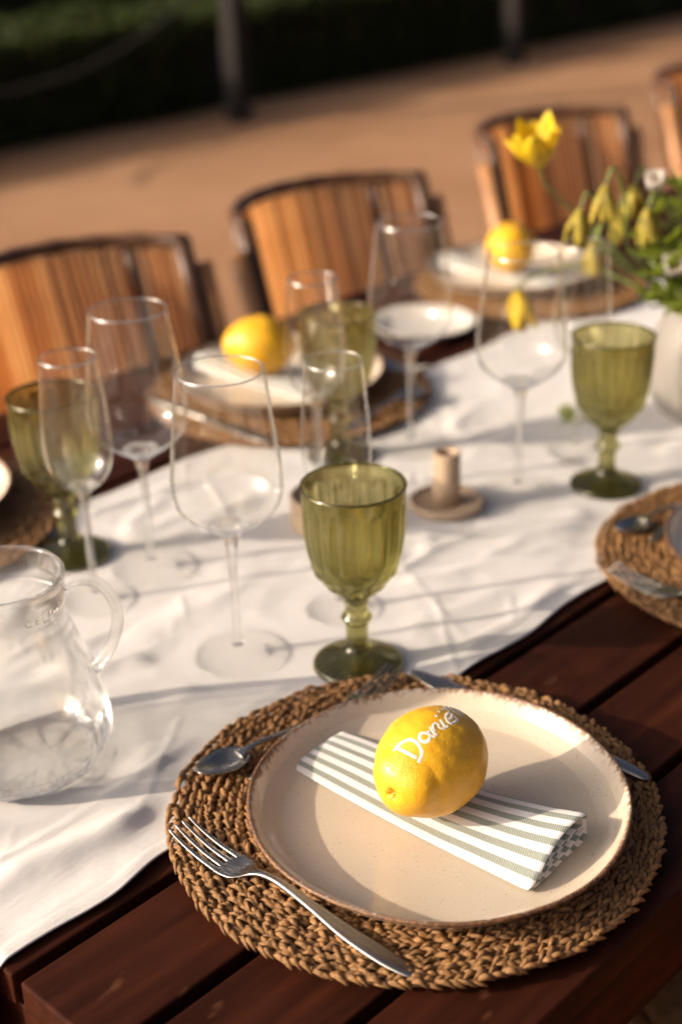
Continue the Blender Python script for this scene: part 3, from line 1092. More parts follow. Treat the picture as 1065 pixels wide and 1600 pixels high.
def build_spoon(label, loc, rz):
    root = thing('dessert_spoon', label, 'spoon', loc, rz, 'steel dessert spoons')
    V, Fc = loft_path([(0.0, 0.0018, 0.0035, 0.0006, 0), (0.004, 0.002, 0.0068, 0.001, 0), (0.03, 0.003, 0.0066, 0.0012, 0), (0.07, 0.0068, 0.0036, 0.0016, 0), (0.098, 0.0100, 0.0024, 0.0018, 0), (0.112, 0.0098, 0.0026, 0.0016, 0), (0.120, 0.0086, 0.0042, 0.0012, 0), (0.125, 0.0080, 0.006, 0.0008, 0.0005)], 44)
    obj('handle', V, Fc, 'steel', root)
    rg = []
    for i in range(30):
        s = i / 29
        x = 0.1185 + s * 0.043
        w = 0.0145 * math.sin(PI * min(1, 0.06 + s * 0.93) ** 0.86) ** 0.62 + 0.0006
        dep = 0.0066 * math.sin(PI * s) ** 0.8
        rim = 0.0085 + 0.0012 * s * s
        r = []
        m_ = 11
        for j in range(m_):
            y = -w + 2 * w * j / (m_ - 1); r.append((x, y, rim - dep * (1 - (y / w) ** 2)))
        for j in range(m_):
            y = w - 2 * w * j / (m_ - 1); r.append((x, y * 1.02, rim - 0.0011 - dep * (1 - (y / w) ** 2)))
        rg.append(r)
    V, Fc = loft(rg)
    obj('bowl', V, Fc, 'steel', root)
    return root


def build_knife(label, loc, rz):
    root = thing('table_knife', label, 'knife', loc, rz, 'steel table knives')
    V, Fc = loft_path([(0, 0.004, 0.0012, 0.001, 0), (0.006, 0.0042, 0.0048, 0.0022, 0), (0.03, 0.0045, 0.0072, 0.0034, 0), (0.08, 0.0045, 0.0066, 0.0034, 0), (0.105, 0.0045, 0.0056, 0.0030, 0), (0.112, 0.0045, 0.005, 0.002, 0)], 36)
    obj('handle', V, Fc, 'steel', root)
    V, Fc = loft_path([(0.109, 0.0045, 0.005, 0.0014, 0), (0.118, 0.0045, 0.0085, 0.0010, 0), (0.16, 0.0045, 0.0098, 0.0008, 0), (0.20, 0.0045, 0.0092, 0.0006, 0), (0.222, 0.0045, 0.005, 0.0005, 0), (0.228, 0.0045, 0.0012, 0.0004, 0)], 30)
    obj('blade', V, Fc, 'steel', root)
    return root


CUT_Z = 0.0125
# dinner setting that faces the camera's side: the diner sits at small |n|; +Y of the world points away from him
fork1 = build_fork('steel fork lying on the mat beside the lettered lemon\'s plate', TN(0.4995, -0.4375, CUT_Z - 0.0005), rad(92))
knife1 = build_knife('steel knife half hidden behind the lettered lemon\'s plate', TN(0.762, -0.440, CUT_Z - 0.001), rad(90.5))
spoon1 = build_spoon('steel dessert spoon on the mat, its bowl beside the front plate', TN(0.703, -0.666, CUT_Z), rad(171.5))
dfork1 = dup(fork1, TN(0.570, -0.662, CUT_Z - 0.0005), rad(4.5), 'small steel dessert fork hidden behind the lettered lemon\'s plate', 0.84)
dfork1['category'] = 'fork'; dfork1['group'] = 'steel dessert forks'; dfork1.name = 'dessert_fork'
# the next setting on the same side
dt, dn = MATS['m2'][0] - MATS['m1'][0], MATS['m2'][1] - MATS['m1'][1]
dup(fork1, TN(0.4955 + dt, -0.4375 + dn, CUT_Z - 0.0005), rad(93), 'steel fork on the mat whose plate holds nothing, near the front goblet')
dup(spoon1, TN(0.715 + dt, -0.668 + dn, CUT_Z), rad(171.5), 'steel dessert spoon on the mat whose plate holds nothing')
x = dup(dfork1, TN(0.570 + dt, -0.662 + dn, CUT_Z - 0.0005), rad(4.5), 'small dessert fork on the mat whose plate holds nothing', 0.84)
# across the table
t, n = MATS['f1']
dup(knife1, TN(t - 0.142, n - 0.11, CUT_Z - 0.001), rad(-90), 'steel knife beside the plate with the plain lemon')
dup(fork1, TN(t + 0.137, n - 0.11, CUT_Z - 0.0005), rad(-89), 'steel fork beside the plate with the plain lemon')
dup(spoon1, TN(t - 0.07, n + 0.150, CUT_Z), rad(3), 'steel dessert spoon on the mat of the plain lemon')

# ------------------------------------------------------------------ glasses
def sp(profile, n):
    return [(max(0.0, float(p[0])), float(p[1])) for p in spline(profile, n)]


def shell(outer, wall, seg):
    """thin bowl with real wall thickness: outer profile from bottom to rim, inner profile back"""
    inner = []
    for i, (r, z) in enumerate(outer):
        a = outer[max(i - 1, 0)]; b = outer[min(i + 1, len(outer) - 1)]
        tx, tz = b[0] - a[0], b[1] - a[1]; L = math.hypot(tx, tz) or 1
        inner.append((max(0.0, r - wall * tz / L), z + wall * tx / L))
    top = outer[-1]
    rim = [((outer[-1][0] + inner[-1][0]) / 2, top[1] + wall * 0.45)]
    p = outer + rim + inner[::-1]
    return lathe([(0, outer[0][1])] + [q for q in p if q[0] > 1e-5] + [(0, inner[0][1])], seg)


def build_glass(kind, label, loc):
    if kind == 'wine':
        root = thing('wine_glass', label, 'wine glass', loc, 0, 'clear wine glasses')
        bowl = sp([(0.0075, 0.1165), (0.0150, 0.1220), (0.0270, 0.1300), (0.0390, 0.1405), (0.0448, 0.1510), (0.0464, 0.1620), (0.0457, 0.1780), (0.0425, 0.2100), (0.0388, 0.2400), (0.0358, 0.2620)], 60)
        stem = sp([(0.0052, 0.0105), (0.0041, 0.022), (0.0036, 0.045), (0.0036, 0.080), (0.0043, 0.098), (0.0058, 0.110), (0.0088, 0.1180), (0.0150, 0.1228)], 40)
        foot = [(0.0, 0.0), (0.040, 0.0), (0.0412, 0.0006), (0.0414, 0.0013), (0.0405, 0.0019), (0.030, 0.0026), (0.018, 0.0042), (0.010, 0.0066), (0.0058, 0.0098), (0.005, 0.0104), (0, 0.0104)]
    else:
        root = thing('champagne_flute', label, 'flute glass', loc, 0, 'clear champagne flutes')
        bowl = sp([(0.0065, 0.1120), (0.0120, 0.1160), (0.0200, 0.1225), (0.0272, 0.1340), (0.0305, 0.1500), (0.0308, 0.1660), (0.0295, 0.1900), (0.0272, 0.2150), (0.0250, 0.2400)], 56)
        stem = sp([(0.0048, 0.0095), (0.0039, 0.020), (0.0035, 0.045), (0.0035, 0.080), (0.0042, 0.097), (0.0056, 0.107), (0.0080, 0.1135), (0.0118, 0.1172)], 36)
        foot = [(0.0, 0.0), (0.0338, 0.0), (0.0348, 0.0006), (0.035, 0.0012), (0.0342, 0.0018), (0.025, 0.0025), (0.015, 0.004), (0.009, 0.006), (0.0054, 0.0088), (0.0047, 0.0094), (0, 0.0094)]
    V, Fc = shell(bowl, 0.0009, 72)
    obj('bowl', V, Fc, 'thin', root)
    rr_, zz_ = bowl[-1][0] - 0.00045, bowl[-1][1] + 0.0002
    V, Fc = lathe([(rr_ + 0.00075 * math.cos(2 * PI * k / 8), zz_ + 0.00075 * math.sin(2 * PI * k / 8)) for k in range(9)], 72)
    obj('rim', V, Fc, 'rim', root)
    nb = 10 if kind == 'wine' else 10
    lens = [(r_ - 0.0010, z_ + 0.0009 + 0.0042 * (1 - i / nb) ** 1.4 * min(1, i / 4)) for i, (r_, z_) in enumerate(bowl[:nb])]
    lens = [q for q in lens if q[0] > stem[-1][0] * 0.5][::-1]
    sk = [(r_ - 0.0010, z_ + 0.0007) for (r_, z_) in bowl[3:nb]]
    V, Fc = lathe([(0, stem[0][1])] + stem[:-6] + sk + lens + [(0, lens[-1][1] + 0.0004)], 40, lambda th, r, z, i: (r * (1 + (0.006 * math.sin(7 * th + z * 900) if z > 0.112 else 0)), z + (0.0004 * math.sin(5 * th + 1) if z > 0.118 else 0)))
    obj('stem', V, Fc, 'stem', root)
    V, Fc = lathe(foot, 64)
    obj('foot', V, Fc, 'foot', root)
    return root


GZ = CZ + 0.0007


def PL(k, z=GZ):
    return TN(*PLACES[k], z)


wg = build_glass('wine', 'clear wine glass between the jug and the front green goblet', PL('wgA'))
fl = build_glass('flute', 'slim clear flute right behind the front green goblet', PL('flB'))
dup(wg, PL('wgB'), 0, 'clear wine glass between the flute and the chair, nearest the table end across the runner')
dup(wg, PL('wgC'), 0, 'clear wine glass across the runner in front of the small side plate')
dup(wg, PL('wgD'), 0, 'clear wine glass between the candle holder and the goblet by the vase')
dup(fl, PL('flA'), 0, 'slim clear flute between the jug and the goblet at the table end')
dup(fl, PL('flC'), 0, 'slim clear flute beside the plain lemon across the runner')
dup(fl, PL('flD'), 0, 'slim clear flute between the flower vase and the goblet')


def build_goblet(label, loc):
    root = thing('green_goblet', label, 'goblet', loc, 0, 'olive green pressed glass goblets')
    NF = 16
    out = sp([(0.0108, 0.0630), (0.0155, 0.0695), (0.0222, 0.0775), (0.0292, 0.0865), (0.0350, 0.0965), (0.0390, 0.1075), (0.0413, 0.1190), (0.0427, 0.1330), (0.0434, 0.1500), (0.0437, 0.1690)], 90)
    inn = sp([(0.0, 0.0785), (0.008, 0.0800), (0.0165, 0.0855), (0.0245, 0.0940), (0.0308, 0.1040), (0.0355, 0.1160), (0.0385, 0.1310), (0.0401, 0.1490), (0.0413, 0.1690)], 50)
    prof_ = [(0, out[0][1])] + out + [(0.0430, 0.1703), (0.0418, 0.1703)] + inn[::-1]
    no = len(out) + 1

    def rf(th, r, z, i):
        if i < no:
            k = smooth01(np.array((z - 0.102) / 0.006)).item() * smooth01(np.array((0.160 - z) / 0.006)).item()
            fl_ = abs(math.sin(th * NF / 2)) ** 0.5
            r2 = r - 0.0030 * k * (1 - fl_) + 0.0005 * k
            # ring of round bosses below the flutes
            zz = (z - 0.0945) / 0.0075
            bo = math.exp(-zz * zz * 1.4) * abs(math.cos(th * NF / 2)) ** 0.8
            zz2 = (z - 0.0805) / 0.0065
            bo2 = math.exp(-zz2 * zz2 * 1.4) * abs(math.sin(th * NF / 2)) ** 0.8
            return r2 + 0.0030 * bo + 0.0024 * bo2 - 0.0010, z
        if i > no + 1:
            k = smooth01(np.array((z - 0.100) / 0.006)).item() * smooth01(np.array((0.160 - z) / 0.008)).item()
            return r - 0.0011 * k * abs(math.cos(th * NF / 2)), z
        return r, z
    V, Fc = lathe(prof_, 192, rf)
    inner_mat(obj('bowl', V, Fc, 'green_wall', root), 'green_in', no + 1, 192)
    V, Fc = lathe([(0.0424 + 0.0013 * math.cos(2 * PI * k / 10), 0.1696 + 0.0013 * math.sin(2 * PI * k / 10)) for k in range(11)], 96)
    obj('rim', V, Fc, 'green', root)
    st = sp([(0.0125, 0.0165), (0.0100, 0.0215), (0.0090, 0.0290), (0.0092, 0.0350), (0.0094, 0.0405), (0.0116, 0.0440), (0.0131, 0.0472), (0.0116, 0.0504), (0.0094, 0.0535), (0.0094, 0.0580), (0.0108, 0.0635)], 50)
    V, Fc = lathe([(0, st[0][1])] + st + [(0, st[-1][1])], 24, lambda th, r, z, i: (r * (1 + 0.03 * math.cos(8 * th)), z))
    obj('stem', V, Fc, 'green', root)
    up = sp([(0.0384, 0.0022), (0.0372, 0.0045), (0.0320, 0.0072), (0.0240, 0.0105), (0.0165, 0.0140), (0.0124, 0.0168)], 24)
    V, Fc = lathe([(0, 0.0022), (0.012, 0.0020), (0.030, 0.0006), (0.0365, 0.0), (0.0384, 0.0006)] + up + [(0, up[-1][1])], 128,
                  lambda th, r, z, i: (r, z + (0.0010 * abs(math.sin(th * 14)) if i in (1, 2) else 0)))
    obj('foot', V, Fc, 'green', root)
    return root


gob = build_goblet('olive green goblet with knobbed stem standing right behind the front plate', PL('gA'))
dup(gob, TN(*PLACES['gB'], 0.0042), 0.4, 'olive green goblet at the table end behind the flute, beside a plate edge')
dup(gob, PL('gC'), 0.9, 'olive green goblet between the right wine glass and the flower vase'.replace('the right', 'a'))
dup(gob, TN(*PLACES['gD'], 0.0125 if False else GZ), 0.2, 'olive green goblet across the runner beside the plain lemon')

# ------------------------------------------------------------------ glass jug
vj = Vector((PLACES['jug'][0], -PLACES['jug'][1], 0)).normalized()
jug = thing('glass_jug', 'clear pressed glass water jug with handle standing on the runner', 'jug', PL('jug'), math.atan2(-vj.x, vj.y))
# local +y points away from the camera, +x to its right
jo = sp([(0.049, 0.0), (0.0545, 0.0025), (0.0615, 0.0100), (0.0675, 0.0220), (0.0700, 0.0360), (0.0688, 0.0520), (0.0640, 0.0720), (0.0575, 0.0920), (0.0515, 0.1100), (0.0478, 0.1240), (0.0466, 0.1345)], 70)
jc = [(0.0466, 0.1355), (0.0473, 0.1361), (0.0473, 0.1369), (0.0466, 0.1377), (0.0467, 0.1440), (0.0471, 0.1520), (0.0477, 0.1580), (0.0486, 0.1612), (0.0486, 0.1628), (0.0477, 0.1640), (0.0461, 0.1640), (0.0451, 0.1628), (0.0447, 0.1580), (0.0436, 0.1500), (0.0431, 0.1385)]
ji = sp([(0.0431, 0.1345), (0.0446, 0.1230), (0.0482, 0.1085), (0.0541, 0.0905), (0.0604, 0.0710), (0.0648, 0.0520), (0.0655, 0.0370), (0.0625, 0.0230), (0.0550, 0.0120), (0.0400, 0.0085), (0.0200, 0.0080), (0.0, 0.0100)], 60)
nj = len(jo) + 1


def jr(th, r, z, i):
    if i < nj and z < 0.1335:
        k = smooth01(np.array((0.130 - z) / 0.07)).item()
        sw = th * 11 + (z - 0.06) * 16
        r2 = r * (1 + 0.040 * k * (abs(math.sin(sw / 2)) ** 0.6 - 0.6) + 0.010 * k * math.sin(sw * 2 + 1))
        z2 = z + (0.0015 * (abs(math.sin(sw / 2))) if z < 0.004 else 0)
        return r2, z2
    if i > nj + len(jc) and z < 0.12:
        return r * (1 + 0.006 * math.sin(th * 10 + 0.6)), z + (0.0012 * math.cos(th * 10) * (r / 0.05) if r < 0.05 else 0)
    return r, z


V, Fc = lathe([(0, 0.0030), (0.030, 0.0022), (0.043, 0.0004)] + jo + jc + ji, 180, lambda th, r, z, i: jr(th, r, z, max(0, i - 2)))
jb = inner_mat(obj('body', V, Fc, 'jug_wall', jug), 'thin', 3 + len(jo) + len(jc) - 2, 180, 6)
hp = spline([(0.0460, -0.004, 0.1500), (0.0570, -0.006, 0.1535), (0.0700, -0.009, 0.1500), (0.0800, -0.012, 0.1360), (0.0815, -0.014, 0.1180), (0.0750, -0.014, 0.0990), (0.0665, -0.013, 0.0860), (0.0600, -0.012, 0.0800)], 44)
V, Fc = tube(hp, [0.0056 - 0.0010 * math.sin(PI * k / 43) for k in range(44)], 16)
obj('handle', V, Fc, 'jug', jug)


def collar_text(txt, size, ang, z, name, mirror=False, radius=0.0471, rise=0.0):
    cu = bpy.data.curves.new(name, 'FONT')
    cu.body = txt; cu.size = size; cu.extrude = 0.00025; cu.offset = -0.00012; cu.align_x = 'CENTER'; cu.resolution_u = 3
    o = bpy.data.objects.new(name, cu); COL.objects.link(o)
    dg = bpy.context.evaluated_depsgraph_get()
    me = bpy.data.meshes.new_from_object(o.evaluated_get(dg))
    Vt = []
    for v in me.vertices:
        a = ang + v.co.x / radius
        rr_ = radius + v.co.z + rise
        Vt.append((rr_ * math.sin(a), -rr_ * math.cos(a), z + v.co.y))
    Fa = [tuple(p.vertices) for p in me.polygons]
    bpy.data.objects.remove(o); bpy.data.curves.remove(cu); bpy.data.meshes.remove(me)
    return obj(name, Vt, Fa, 'emboss', jug, smooth=False)


M['emboss'] = mat_glass('frosted_embossing', (0.80, 0.79, 0.77), 0.75, 1.3, 0.10, 0.3, 0.8)
collar_text('C E', 0.0085, rad(24), 0.1405, 'embossed_mark')
collar_text('M22', 0.0072, rad(49), 0.1415, 'embossed_mark')
collar_text('1l', 0.0085, rad(153), 0.1440, 'embossed_measure')


def arc_line(a0, a1, z, hw, name, radius=0.0473):
    k = max(3, int(abs(a1 - a0) / 0.06))
    pts = [(radius * math.sin(a0 + (a1 - a0) * i / k), -radius * math.cos(a0 + (a1 - a0) * i / k), z) for i in range(k + 1)]
    V, Fc = tube(pts, hw, 6)
    return V, Fc


bx = join(arc_line(rad(35), rad(64), 0.1398, 0.00022, 'b'), arc_line(rad(35), rad(64), 0.1482, 0.00022, 'b'),
          tube([(0.0473 * math.sin(rad(35)), -0.0473 * math.cos(rad(35)), z) for z in (0.1398, 0.1440, 0.1482)], 0.00022, 6),
          tube([(0.0473 * math.sin(rad(64)), -0.0473 * math.cos(rad(64)), z) for z in (0.1398, 0.1440, 0.1482)], 0.00022, 6))
obj('embossed_frame', bx[0], bx[1], 'emboss', jug)
V, Fc = arc_line(rad(160), rad(192), 0.1465, 0.00022, 'b')
obj('measure_line', V, Fc, 'emboss', jug)

# ------------------------------------------------------------------ candle holder and tealight cup
ch = thing('candle_holder', 'beige stoneware candle holder, an empty upright tube on a round saucer', 'candle holder', PL('candle'))
V, Fc = lathe([(0, 0.0015), (0.030, 0.0015), (0.031, 0), (0.036, 0.0), (0.0388, 0.0025), (0.0392, 0.0080), (0.0385, 0.0096), (0.0370, 0.0096), (0.0358, 0.0075), (0.0345, 0.0055), (0, 0.0052)], 64)
obj('saucer', V, Fc, 'clay', ch)
V, Fc = lathe([(0, 0.0050), (0.0148, 0.0050), (0.0146, 0.030), (0.0143, 0.0610), (0.0136, 0.0630), (0.0112, 0.0630), (0.0105, 0.0610), (0.0105, 0.040), (0, 0.0395)], 40)
obj('candle_tube', V, Fc, 'clay', ch)
th_ = thing('tealight_cup', 'low beige stoneware cup partly hidden behind the front green goblet', 'tealight holder', PL('tea'))
V, Fc = lathe([(0, 0.001), (0.030, 0.001), (0.0315, 0.0), (0.0335, 0.001), (0.0345, 0.004), (0.0345, 0.0340), (0.0338, 0.0355), (0.0320, 0.0355), (0.0312, 0.0340), (0.0310, 0.0100), (0, 0.0095)], 56)
obj('cup', V, Fc, 'clay', th_)
V, Fc = lathe([(0, 0.0097), (0.019, 0.0097), (0.0195, 0.011), (0.0195, 0.021), (0.0185, 0.0212), (0.018, 0.019), (0, 0.0185)], 32)
obj('tealight', V, Fc, 'porcelain', th_)

# ------------------------------------------------------------------ vase with flowers
vs = thing('flower_vase', 'pale grey ceramic vase holding yellow flowers and greenery', 'vase', PL('vase'))
V, Fc = lathe(sp([(0.0, 0.001), (0.042, 0.001), (0.046, 0.0), (0.056, 0.006), (0.066, 0.030), (0.069, 0.060), (0.064, 0.095), (0.054, 0.120), (0.050, 0.135), (0.054, 0.146)], 60) + sp([(0.0525, 0.1475), (0.0500, 0.146), (0.046, 0.134), (0.050, 0.119), (0.060, 0.094), (0.065, 0.06), (0.06, 0.02), (0.04, 0.008), (0.0, 0.007)], 40), 72,
              lambda th, r, z, i: (r * (1 + 0.006 * math.sin(2 * th + 1)), z))
obj('pot', V, Fc, 'vase', vs)
VL = vs.location


def petal(L, W, curl, k=9, c=5):
    """petal grid: base at origin, along +x, bending to +z"""
    V, Fc = [], []
    for i in range(k):
        s = i / (k - 1)
        w = W * math.sin(PI * (0.08 + 0.90 * s) ** 0.85) ** 0.8
        x = L * s * math.cos(curl * s * 0.5); z = L * s * math.sin(curl * s * 0.5)
        for j in range(c):
            y = (j / (c - 1) - 0.5) * 2
            V.append((x, y * w * 0.5, z + 0.25 * w * y * y + 0.0012 * math.sin(y * 7 + s * 9)))
    for i in range(k - 1):
        for j in range(c - 1):
            a = i * c + j
            Fc.append((a, a + 1, a + c + 1, a + c))
    return V, Fc


def orient(pos, direction, roll=0.0):
    q = Vector(direction).normalized().to_track_quat('Z', 'Y')
    return Matrix.Translation(pos) @ q.to_matrix().to_4x4() @ Matrix.Rotation(roll, 4, 'Z')


def flower(label, head, direction, stem_pts, npet, L, W, open_, mat, group, seed=0):
    head = Vector(head)
    base = Vector(stem_pts[0])
    root = thing('cut_flower', label, 'flower', base, 0, group)
    S = [Vector(p) for p in spline([tuple(p) for p in stem_pts], 24)]
    V, Fc = tube([p - base for p in S], [0.0024 - 0.0008 * i / 23 for i in range(24)], 7)
    obj('stem', V, Fc, 'stalk', root)
    r_ = random.Random(seed)
    for k in range(npet):
        lay = k % 2
        pm = petal(L * r_.uniform(0.88, 1.08), W * r_.uniform(0.9, 1.1), r_.uniform(0.5, 0.9))
        tilt = open_ + lay * 0.18 + r_.uniform(-0.12, 0.12)
        mm = orient(head - base, direction, 2 * PI * k / npet + r_.uniform(-.1, .1)) @ Matrix.Translation((0.003, 0, 0)) @ Matrix.Rotation(-(PI / 2 - tilt), 4, 'Y')
        V, Fc = xf(pm, mm)
        o = obj('petal', V, Fc, mat, root)
        s = o.modifiers.new('thickness', 'SOLIDIFY'); s.thickness = 0.0005
    V, Fc = lathe([(0, -0.003), (0.004, -0.001), (0.005, 0.003), (0.003, 0.008), (0, 0.009)], 12)
    V, Fc = xf((V, Fc), orient(head - base, direction))
    obj('flower_centre', V, Fc, 'bud', root)
    return root


def pix(px, py, y_n):
    """point on the photograph's ray where it crosses the vertical plane n = y_n (a plane through the vase)"""
    d = ray(px, py)
    return CAM_POS + d * ((-y_n - CAM_POS.y) / d.y)


mouth = VL + Vector((0, 0, 0.120))
VN = -0.88
h1 = pix(842, 262, -0.93)
flower('open yellow flower on a long leaning stalk above the far plate', h1, cf_vec(-0.15, -0.12, 0.98),
       [mouth + Vector((-0.012, 0.01, 0)), pix(965, 400, -0.88), pix(895, 330, -0.92), pix(858, 296, -0.93), h1], 8, 0.055, 0.030, 0.80, 'petal', None, 3)
h2 = pix(808, 455, -0.98)
flower('yellow flower hanging low beside the vase before the far plate', h2, cf_vec(0.1, -0.2, -0.9),
       [mouth + Vector((-0.015, 0.012, 0)), pix(930, 420, -0.92), pix(850, 425, -0.97), h2 + Vector((0, 0, 0.006)), h2], 7, 0.046, 0.028, 0.38, 'petal', None, 5)
bells = [(905, 300, 420, -0.87, 1), (945, 262, 330, -0.84, 2), (990, 262, 372, -0.86, 4), (925, 350, 430, -0.89, 6), (1010, 300, 400, -0.80, 8), (965, 300, 395, -0.9, 9)]
for i, (px, top, bot, nn_, sd) in enumerate(bells):
    apex = pix(px + 14, top, nn_); hd = pix(px, top + 30, nn_)
    flower('drooping yellow green bell flower arching from the vase', hd, (0.05 * (i - 2), -0.05, -1),
           [mouth + Vector((random.uniform(-.02, .02), random.uniform(-.02, .02), 0)), pix(px + 45, 400, nn_), pix(px + 34, (top + 380) / 2, nn_), apex, hd], 6, 0.038, 0.015, 0.48, 'bud', 'drooping bell flowers in the vase', sd)
for i, (px, py, nn_) in enumerate([(1028, 292, -0.80), (1062, 330, -0.84), (1058, 425, -0.76)]):
    hd = pix(px, py, nn_)
    flower('white open flower among the greenery in the vase', hd, cf_vec(-0.4, -0.5, 0.7), [mouth + Vector((0.01, -.01 * i, 0)), (mouth + hd) / 2 + Vector((0.01, 0.0, 0.01)), hd], 7, 0.020, 0.016, 0.7, 'white_petal', 'white flowers in the vase', 20 + i)

# leafy stems
lr = random.Random(5)


def leafy(label, stem_pts, n, size, seed, spread=0.03):
    base = Vector(stem_pts[0])
    root = thing('leafy_sprig', label, 'foliage', base, 0, 'leafy sprigs in the vase')
    S = [Vector(p) for p in spline([tuple(p) for p in stem_pts], 20)]
    V, Fc = tube([p - base for p in S], [0.0022 - 0.001 * i / 19 for i in range(20)], 6)
    obj('stem', V, Fc, 'stalk', root)
    r_ = random.Random(seed)
    for k in range(n):
        p = S[int(6 + 13 * k / n)] - base
        L = size * r_.uniform(0.7, 1.2)
        pm = petal(L, L * 0.55, r_.uniform(-0.9, 0.9), 6, 5)
        mm = Matrix.Translation(p) @ Matrix.Rotation(k * 2.4 + r_.uniform(-.4, .4), 4, 'Z') @ Matrix.Rotation(-r_.uniform(-0.2, 0.9), 4, 'Y') @ Matrix.Rotation(r_.uniform(-.6, .6), 4, 'X')
        V, Fc = xf(pm, mm)
        o = obj('leaf', V, Fc, 'leaf', root)
        s = o.modifiers.new('thickness', 'SOLIDIFY'); s.thickness = 0.0004
    return root


for i, (px, py, nn_) in enumerate([(1000, 345, -0.80), (1025, 375, -0.78), (1005, 430, -0.78), (1050, 265, -0.80), (1030, 300, -0.84), (990, 395, -0.82), (1015, 480, -0.765), (995, 470, -0.79), (1035, 420, -0.76)]):
    hd = pix(px, py, nn_)
    mid = (mouth + hd) / 2 + Vector((lr.uniform(-.01, .01), lr.uniform(-.01, .01), 0.012))
    leafy('green leafy sprig standing in the flower vase', [mouth + Vector((lr.uniform(-.015, .015), lr.uniform(-.015, .015), -0.01)), mid, hd], 11, 0.032, 40 + i)

# fallen sprig on the cloth
fs = thing('fallen_sprig', 'little fallen green sprig lying on the runner by the goblet', 'leaf', TN(1.318, -0.905, CZ + 0.004))
V, Fc = tube([(-0.02, 0, 0.001), (0, 0.003, 0.002), (0.022, 0.0, 0.0015)], 0.0010, 6)
obj('stem', V, Fc, 'stalk', fs)
for k in range(5):
    pm = petal(0.022, 0.011, 0.6, 6, 5)
    V, Fc = xf(pm, Matrix.Translation((-0.012 + 0.008 * k, 0.001, 0.002)) @ Matrix.Rotation((1.0 if k % 2 else -1.0) + 0.1 * k, 4, 'Z') @ Matrix.Rotation(-0.15, 4, 'Y'))
    obj('leaf', V, Fc, 'leaf', fs)

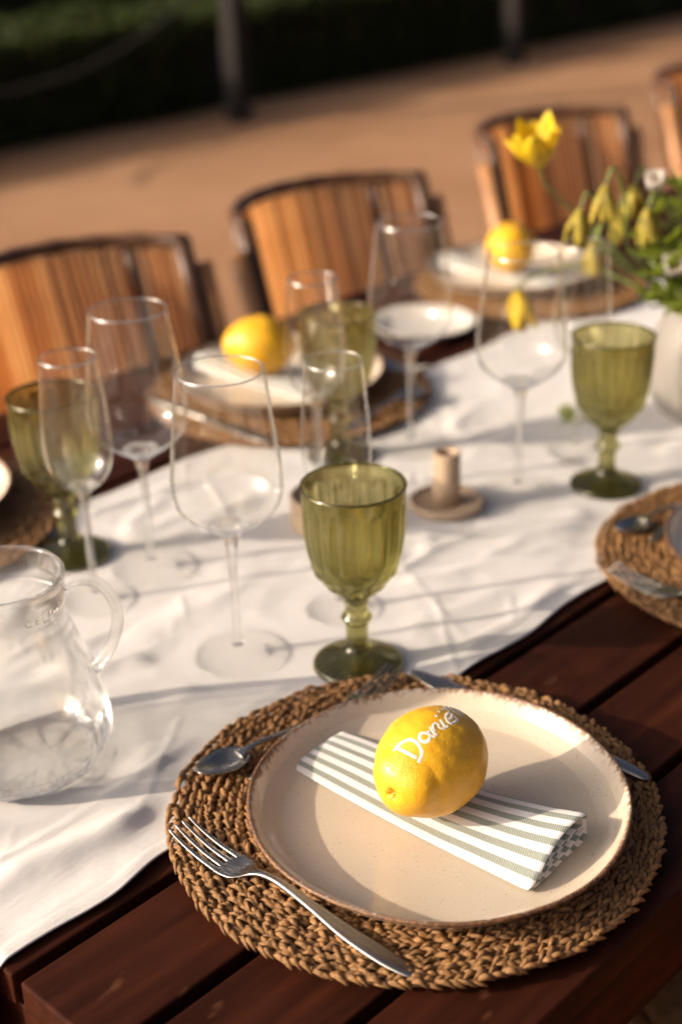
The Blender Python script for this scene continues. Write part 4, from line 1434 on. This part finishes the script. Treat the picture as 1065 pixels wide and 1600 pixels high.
# ------------------------------------------------------------------ chairs
def build_chair(label, loc, rz):
    """local: origin on the ground at the seat centre, the sitter faces +y"""
    root = thing('bamboo_chair', label, 'chair', loc, rz, 'bamboo chairs around the table')
    R, HA = 0.222, rad(66)
    zs, zt, rec = 0.45, 0.862, 0.115

    def arc(phi, z, rr_=R):
        k = (z - zs) / (zt - zs)
        return Vector((rr_ * math.sin(phi), -rr_ * math.cos(phi) - rec * k, z))
    NS = 44
    posts_at = (-HA, rad(-44), rad(44), HA)
    slat_mesh = None
    for i in range(NS):
        ph = -HA + 2 * HA * (i + 0.5) / NS
        if min(abs(ph - q) for q in posts_at) < rad(2.6):
            continue
        p0, p1 = arc(ph, zs), arc(ph, zt - 0.012)
        if slat_mesh is None:
            L = (p1 - p0).length
            V, Fc = tube([(0, 0, L * k / 6) for k in range(7)], [0.0045, 0.0042, 0.0046, 0.0043, 0.0046, 0.0042, 0.0044], 8)
            o = obj('slat', V, Fc, 'reed', root); slat_mesh = o.data
        else:
            o = bpy.data.objects.new('slat', slat_mesh); COL.objects.link(o); o.parent = root
        o.location = p0
        o.rotation_euler = (p1 - p0).to_track_quat('Z', 'Y').to_euler()
    for ph in posts_at:
        big = abs(ph) > rad(50)
        V, Fc = tube([arc(ph, 0.30 + (zt - 0.30) * k / 8, R + (0.004 if not big else 0)) for k in range(9)], 0.0145 if big else 0.0105, 12)
        obj('back_post', V, Fc, 'frame', root)
    V, Fc = tube([arc(-HA - 0.04 + (2 * HA + 0.08) * k / 32, zt) for k in range(33)], [0.0110 + 0.0012 * math.sin(k * 1.7) for k in range(33)], 12)
    obj('top_rail', V, Fc, 'frame', root)
    V, Fc = tube([arc(-HA + 2 * HA * k / 24, 0.60, R + 0.014) for k in range(25)], 0.009, 10)
    obj('back_band', V, Fc, 'frame', root)
    for s in (-1, 1):                                   # pale outer pole that props each end post
        V, Fc = tube([arc(s * HA, zt - 0.035, R + 0.006) + Vector((s * 0.022, 0.004, 0)), arc(s * HA, 0.64, R) + Vector((s * 0.022, 0.004, 0)), arc(s * HA, 0.42, R) + Vector((s * 0.02, 0.004, 0))], 0.015, 12)
        obj('side_pole', V, Fc, 'pale_pole', root)
    # seat: round-cornered woven pad on a rim
    pts = []
    for k in range(40):
        a = 2 * PI * k / 40
        c, s = math.cos(a), math.sin(a)
        pts.append((0.235 * math.copysign(abs(c) ** 0.6, c), 0.225 * math.copysign(abs(s) ** 0.6, s)))
    rings = []
    for sc_, z in ((0.99, 0.425), (1.0, 0.432), (1.0, 0.450), (0.985, 0.458), (0.6, 0.455), (0.2, 0.452)):
        rings.append([(x * sc_, y * sc_, z) for x, y in pts])
    V, Fc = loft(rings)
    obj('seat', V, Fc, 'cushion', root)
    V, Fc = tube([(x * 1.02, y * 1.02, 0.432) for x, y in pts + [pts[0]]], 0.012, 8, False)
    obj('seat_rim', V, Fc, 'pale_pole', root)
    for sx in (-1, 1):
        for sy in (-1, 1):
            V, Fc = tube([(sx * 0.19, sy * 0.18, 0.425), (sx * 0.195, sy * 0.19, 0.2), (sx * 0.205, sy * 0.205, 0.0)], 0.016, 10)
            obj('leg', V, Fc, 'frame', root)
    for sx in (-1, 1):
        V, Fc = tube([(sx * 0.197, -0.192, 0.18), (sx * 0.197, 0.192, 0.18)], 0.010, 8)
        obj('stretcher', V, Fc, 'frame', root)
    return root


c1 = build_chair('bamboo chair with reed back behind the wine glass and flute at the table end', Vector((1.11, 1.39, 0)), PI)
dup(c1, Vector((1.635, 1.385, 0)), PI, 'bamboo chair with reed back directly behind the plate with the plain lemon')
dup(c1, Vector((2.335, 1.46, 0)), PI - 0.05, 'bamboo chair with reed back behind the leaning yellow flower')
dup(c1, Vector((3.06, 1.52, 0)), PI - 0.03, 'bamboo chair farthest along the table, past the leaning yellow flower')
dup(c1, Vector((0.50, 0.20, 0)), 0.0, 'bamboo chair pushed in on the side of the lettered lemon')
dup(c1, Vector((1.06, 0.315, 0)), 0, 'bamboo chair pushed in on the side of the plate holding nothing')
